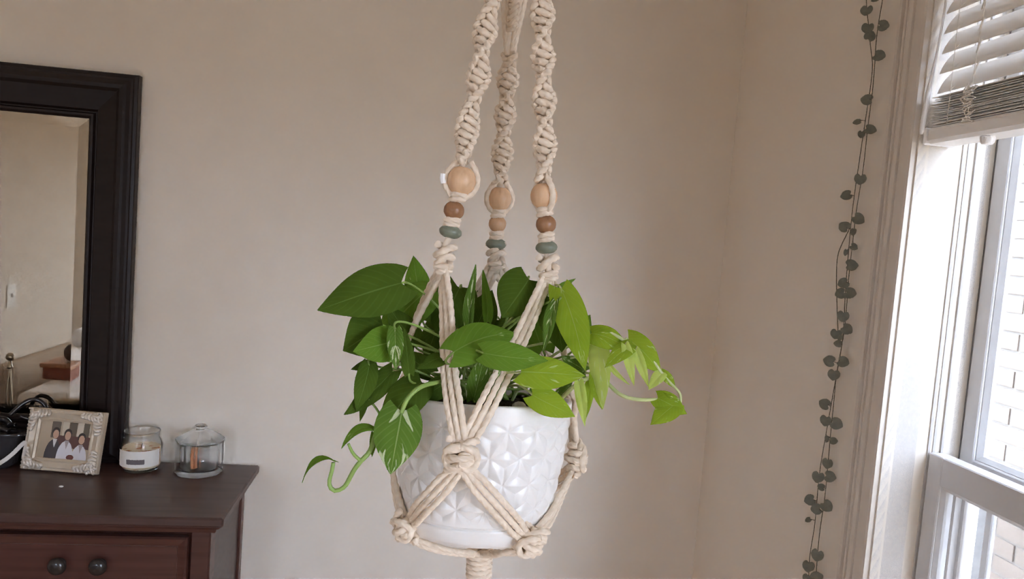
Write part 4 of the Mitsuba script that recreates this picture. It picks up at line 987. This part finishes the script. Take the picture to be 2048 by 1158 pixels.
# ------------------------------------------------------------------ macrame hanger
H = 'macrame_plant_hanger'
tag(H, 'cream cotton macrame plant hanger with twisted arms and wooden beads carrying the white pot', 'plant hanger')
def arm_axis(pts, ds=.0004): return spline(pts, ds)
def half_knots(axis, a=.0074, b=.0034, h=.0060, twist=math.pi / .043, phase=0.0, r=.0026, hint=(1, 0, 0)):
    """two working cords wound round a core"""
    t, A, B = frames(axis, hint)
    s = np.concatenate([[0], np.cumsum(np.linalg.norm(np.diff(axis, axis=0), axis=1))])
    n = int(s[-1] / h)
    out = []
    for k in (0, 1):
        ph = np.linspace(0, np.pi * n, n * 22)
        zz = np.clip((ph / np.pi) * h - .0016 * np.sin(2 * ph), 0, s[-1])
        ang = twist * zz + phase
        q = ph + k * np.pi
        x = a * np.cos(q) * (1 + .10 * np.cos(2 * q)); y = b * np.sin(q)
        ix = np.clip(np.searchsorted(s, zz), 0, len(s) - 1)
        e1 = A[ix] * np.cos(ang)[:, None] + B[ix] * np.sin(ang)[:, None]
        e2 = -A[ix] * np.sin(ang)[:, None] + B[ix] * np.cos(ang)[:, None]
        out.append(tube(axis[ix] + e1 * x[:, None] + e2 * y[:, None], r, 12, strands=3, pitch=.0065))
    out.append(tube(axis[::6], .0030, 8))
    return cat(out)
def sinnet(axis, turns, a=.0078, b=.0036, h=.0062, seed=0, hint=(1, 0, 0)):
    """spiral of half knots: plump bars crossing the core before and behind, a cord running down either edge;
    turns: (height, band angle) pairs"""
    t, A, B = frames(axis, hint)
    s = np.concatenate([[0], np.cumsum(np.linalg.norm(np.diff(axis, axis=0), axis=1))])
    zc, an = np.array(turns).T
    o = np.argsort(zc)
    ang_all = np.interp(axis[:, 2], zc[o], an[o])
    rs = np.random.default_rng(seed)
    def at_(ss, x, y):
        ix = np.clip(np.searchsorted(s, ss), 0, len(s) - 1)
        g = ang_all[ix]
        e1 = A[ix] * np.cos(g)[:, None] + B[ix] * np.sin(g)[:, None]
        e2 = -A[ix] * np.sin(g)[:, None] + B[ix] * np.cos(g)[:, None]
        return axis[ix] + e1 * np.asarray(x)[:, None] + e2 * np.asarray(y)[:, None]
    out = []
    n = int(s[-1] / h)
    for i in range(n):
        for sg in (1, -1):
            c = (i + .5 + (0 if sg > 0 else .5)) * h
            if c + h > s[-1]: continue
            u = np.linspace(-1, 1, 15)
            x = u * a * .80
            y = sg * b * np.sqrt(np.clip(1 - .75 * u ** 2, 0, 1)) * 1.1
            ss = c + sg * u * h * .34 + rs.uniform(-.0004, .0004)
            rr = .0031 * (1 - .25 * u ** 2)
            p = at_(ss, x, y)
            out.append(tube(p, rr, 12, strands=3, pitch=.0065, depth=.2))
    for k in (-1, 1):
        ss = np.arange(0, s[-1], .0007)
        w = np.sin(2 * np.pi * ss / h + (0 if k > 0 else np.pi))
        p = at_(ss, k * (a + .0008 * w), .0016 * np.cos(2 * np.pi * ss / h) * k)
        out.append(tube(p, .0025 + .0003 * w, 12, strands=3, pitch=.0065, depth=.3))
    out.append(tube(axis[::6], .0034, 8))
    return cat(out)
RING = np.array([.0700, .640, 2.055])
def arm(pts, turns, seed):
    return add(H + '__knotted_arm', sinnet(spline(np.array(pts), .0004), turns, seed=seed), 'm_cotton', True)
arm(ARM_LEFT, TURN_LEFT, 1); arm(ARM_RIGHT, TURN_RIGHT, 2); arm(ARM_BACK[1:], TURN_BACK, 3)
# flat upper run of the back arm: straight cords around a narrow plait
bt = np.array(ARM_BACK[1]); up = np.array([.0716, .656, 1.86])
for dx, e in ((-.0085, -.0105), (-.0045, -.0065), (.0045, .0065), (.0075, .0105)):
    add(H + '__cord', rope([bt + [dx * .3, -.002, -.004], bt * .75 + up * .25 + [dx * .8, 0, 0], bt * .4 + up * .6 + [e, 0, 0], up + [e, 0, 0]]), 'm_cotton', True)
add(H + '__plait', half_knots(spline([bt * .8 + up * .2 + [0, -.002, 0], up + [0.0, -.002, 0]], .0004), a=.0032, b=.0022, h=.0052, twist=0.0, r=.0022), 'm_cotton', True)
for a_ in (ARM_LEFT[0], ARM_RIGHT[0], up):
    for k in (-1, 0, 1):
        p0 = np.array(a_) + [k * .005, 0, 0]
        add(H + '__cord', rope([p0, p0 * .5 + RING * .5 + [k * .001, 0, 0], RING + [k * .002, 0, 0]], ds=.002), 'm_cotton', True)
ringm = trimesh.creation.torus(.026, .0045); ringm.apply_transform(trimesh.transformations.rotation_matrix(math.pi / 2, [1, 0, 0])); ringm.apply_translation(RING + [0, 0, .024])
add(H + '__ring', ringm, 'm_bead_light', True)
hk = spline([RING + [0, 0, .495], RING + [0, 0, .12], RING + [.012, 0, .085], RING + [.016, 0, .062], RING + [0, 0, .046], RING + [-.012, 0, .058]], .004)
add('ceiling_hook', tube(hk, .0025, 8), 'm_iron', True)
tag('ceiling_hook', 'metal ceiling hook that the plant hanger hangs from', 'hook')

def wraps(c, axis, r0, n=2, r=.0026, gap=.0042):
    """a cord wound n times round the axis"""
    axis = np.array(axis) / np.linalg.norm(axis)
    a = np.cross(axis, [0, 1.0, .2]); a /= np.linalg.norm(a); b = np.cross(axis, a)
    q = np.linspace(0, 2 * np.pi * n, int(40 * n))
    p = np.array(c) + (np.cos(q) * r0)[:, None] * a + (np.sin(q) * r0)[:, None] * b + axis * ((q / (2 * np.pi) - n / 2) * gap)[:, None]
    return tube(p, r, 12, strands=3, pitch=.0065)
def bead(key, c, r, rz, axis, m):
    """turned bead with a bore, its axis along the cord"""
    bore = .0034
    ph = np.linspace(-1, 1, 25)
    pr = [(max(bore, r * math.sqrt(max(0, 1 - q * q)) ** .9), q * rz) for q in ph]
    pr = [(bore, -rz * .93)] + pr[1:-1] + [(bore, rz * .93)]
    me = lathe(pr, 40)
    Z = np.array(axis) / np.linalg.norm(axis); X = np.cross(Z, [0, 1.0, 0]); X /= np.linalg.norm(X)
    k = add(key, place(me, X, np.cross(Z, X), Z, c), m, True)
    return k
def lower(pts, beads, sizes, mats, side_axis, words):
    pts = np.array(pts); beads = np.array(beads)
    ax = beads[2] - beads[0]
    add(H + '__core_cord', tube(spline(pts, .002), .0030, 10, strands=3, pitch=.0075), 'm_cotton', True)
    for c, (r, rz), m, key, ll in zip(beads, sizes, mats, ('large_bead', 'round_bead', 'disc_bead'), words):
        k = bead(H + '__' + key, c, r, rz, ax, m); labels[k] = {'label': ll}
    d = ax / np.linalg.norm(ax)
    R0 = sizes[0][0]
    S_ = np.array(side_axis, float); S_ -= d * (S_ @ d); S_ /= np.linalg.norm(S_)
    for sgn in (-1, 1):                      # working cords passing round the large bead
        c = beads[0]
        p = [c - d * (R0 * 1.45) + S_ * sgn * .004, c - d * R0 * .85 + S_ * sgn * R0 * .85, c + S_ * sgn * (R0 + .0015), c + d * R0 * .8 + S_ * sgn * R0 * .82, c + d * R0 * 1.25 + S_ * sgn * .003]
        add(H + '__cord', rope(p), 'm_cotton', True)
    g1 = beads[0] + d * (sizes[0][1] + .0018)
    add(H + '__wrap', wraps(g1, d, .0052, 1.6), 'm_cotton', True)
    g2 = (beads[1] + d * sizes[1][1] + beads[2] - d * sizes[2][1]) / 2
    add(H + '__wrap', wraps(g2, d, .0050, 1.5), 'm_cotton', True)
    tail = spline(pts[-3:] if len(pts) > 3 else pts, .0004)
    add(H + '__knot', half_knots(tail, a=.0066, b=.0052, h=.0085, twist=math.pi / .05, r=.0034), 'm_cotton', True)
    add(H + '__wrap', wraps(pts[-1], pts[-1] - pts[-2], .0062, 1.4), 'm_cotton', True)
lower(LOWER_LEFT, BEADS_LEFT, [(.0122, .0125), (.0088, .0078), (.0098, .0056)], ['m_bead_light', 'm_bead_brown', 'm_bead_green'], (1, 0, 0), ('large pale wooden bead on the left arm', 'dark brown bead on the left arm', 'grey-green disc bead on the left arm'))
lower(LOWER_BACK, BEADS_BACK, [(.0112, .0118), (.0084, .0078), (.0098, .0056)], ['m_bead_light', 'm_bead_tan', 'm_bead_green'], (1, .2, 0), ('large pale wooden bead on the middle arm', 'tan bead on the middle arm', 'grey-green disc bead on the middle arm'))
lower(LOWER_RIGHT, BEADS_RIGHT, [(.0115, .0112), (.0086, .0078), (.0093, .0056)], ['m_bead_light', 'm_bead_brown', 'm_bead_green'], (.42, -.9, 0), ('large pale wooden bead on the right arm', 'brown bead on the right arm', 'grey-green disc bead on the right arm'))
wt = tube(np.array(WHITE_TIP[0]) + np.array([[0, 0, .004], [0, 0, 0], [.001, 0, -.004]]), .0024, 8)
k = add(H + '__taped_cord_end', wt, 'm_white_plain'); labels[k] = {'label': 'white taped cord end beside the large left bead'}

def push(p, off=.0036):
    """keeps a cord on the outside of the pot"""
    q = to_pot(np.asarray(p, float))
    h = q[:, 2]; r = np.hypot(q[:, 0], q[:, 1])
    inside = np.clip((h + .004) / .004, 0, 1) * np.clip((PH + .008 - h) / .006, 0, 1)
    need = pot_r(np.clip(h, 0, PH)) + off
    tgt = np.where((h > -.004) & (h < PH + .008), np.maximum(r, r + (need - r) * inside * (need > r)), r)
    q[:, 0] *= tgt / np.maximum(r, 1e-9); q[:, 1] *= tgt / np.maximum(r, 1e-9)
    return from_pot(q)
def bundle(pts, n=3, gap=.0057, pinch=(.85, .8), key='cord'):
    c = spline(pts, .0011)
    c = push(c)
    for _ in range(2):
        c[1:-1] = (c[:-2] + 2 * c[1:-1] + c[2:]) / 4
    t = np.gradient(c, axis=0); t /= np.linalg.norm(t, axis=1, keepdims=True)
    ax = np.array([PB[0], PB[1] + .006, 0])
    rad = c - ax; rad[:, 2] = 0; rad /= np.linalg.norm(rad, axis=1, keepdims=True)
    sd = np.cross(t, rad); sd /= np.linalg.norm(sd, axis=1, keepdims=True)
    u = np.linspace(0, 1, len(c))
    wid = np.interp(u, [0, .18, .8, 1], [pinch[0], 1, 1, pinch[1]])
    for k in range(n):
        o = (k - (n - 1) / 2) * gap
        p = push(c + sd * (o * wid)[:, None])
        add(H + '__' + key, tube(p, CORD, 14, strands=3, pitch=.0075), 'm_cotton', True)
for x in (BUNDLE_LEFT_FRONT, BUNDLE_RIGHT_FRONT, BUNDLE_RIGHT_SIDE, BUNDLE_LEFT_SIDE, BUNDLE_BACK_RIGHT, BUNDLE_BACK_LEFT): bundle(x)
for x in (NET_FRONT_LEFT, NET_FRONT_RIGHT, NET_RIGHT_FRONT, NET_LEFT_FRONT, NET_RIGHT_BACK, NET_LEFT_BACK): bundle(x, pinch=(.6, .6))
for x in (BASE_LEFT, BASE_RIGHT, BASE_BACK): bundle(x, n=2, gap=.0042, pinch=(.6, .5))
def big_knot(pts, hint, a=.0098, b=.0048, h=.0078, phase=0.0, off=.006):
    c = push(spline(pts, .0004), off)
    add(H + '__knot', half_knots(c, a=a, b=b, h=h, twist=8.0, r=.0031, hint=hint, phase=phase), 'm_cotton', True)
    t = c[-1] - c[0]
    d = t / np.linalg.norm(t); m = c[len(c) // 2]
    rad = m - np.array([PB[0], PB[1], m[2]]); rad -= d * (rad @ d); rad /= np.linalg.norm(rad)
    sd = np.cross(d, rad)
    for sgn in (-1, 1):                      # ears of the knot
        L = np.linalg.norm(t) / 2
        e = [m - d * L * .75 + rad * .005, m - d * L * .55 + sd * sgn * a * .95 + rad * .004, m + sd * sgn * (a + .0028) + rad * .001, m + d * L * .5 + sd * sgn * a * .9 + rad * .005, m + d * L * .2 - sd * sgn * .002 + rad * .0085]
        add(H + '__knot', rope(push(np.array(e), .003), r=.0030), 'm_cotton', True)
    add(H + '__wrap', wraps(c[len(c) // 2], t, .0088, 1.3, r=.0030), 'm_cotton', True)
big_knot(FRONT_KNOT, (1, 0, 0))
big_knot(RIGHT_KNOT, (0, 1, 0))
big_knot([push(np.array([BUNDLE_LEFT_SIDE[-1]]))[0] + [0, 0, .012], push(np.array([BUNDLE_LEFT_SIDE[-1]]))[0], push(np.array([BUNDLE_LEFT_SIDE[-1]]))[0] + [0, 0, -.014]], (0, 1, 0))
big_knot(LEFT_LOW_KNOT, (0, 0, 1), phase=.4)
big_knot(RIGHT_LOW_KNOT, (0, 0, 1), phase=.4)
bk = np.array(BASE_BACK[0])
big_knot([bk + [0, 0, .014], bk, bk + [0, 0, -.014]], (1, 0, 0))
ga = np.array(GATHER)
add(H + '__gathering_wrap', wraps(ga[1], ga[2] - ga[0], .0098, 6, r=.0026, gap=.0044), 'm_cotton', True)
rng = np.random.default_rng(3)
for k in range(11):
    a = k * 2.4; r_ = .0024 + .0062 * math.sqrt((k + .5) / 11)
    o = np.array([r_ * math.cos(a), r_ * math.sin(a), 0])
    add(H + '__tassel_strand', rope([ga[0] + o * .8, ga[1] + o, ga[2] + o * 1.1, ga[2] + o * 1.5 + [-.002, 0, -.06 - .03 * rng.uniform()], ga[2] + o * 1.7 + [-.003, 0, -.16 - .03 * rng.uniform()]], ds=.0016, sides=10), 'm_cotton', True)
print('entries', len(scene))
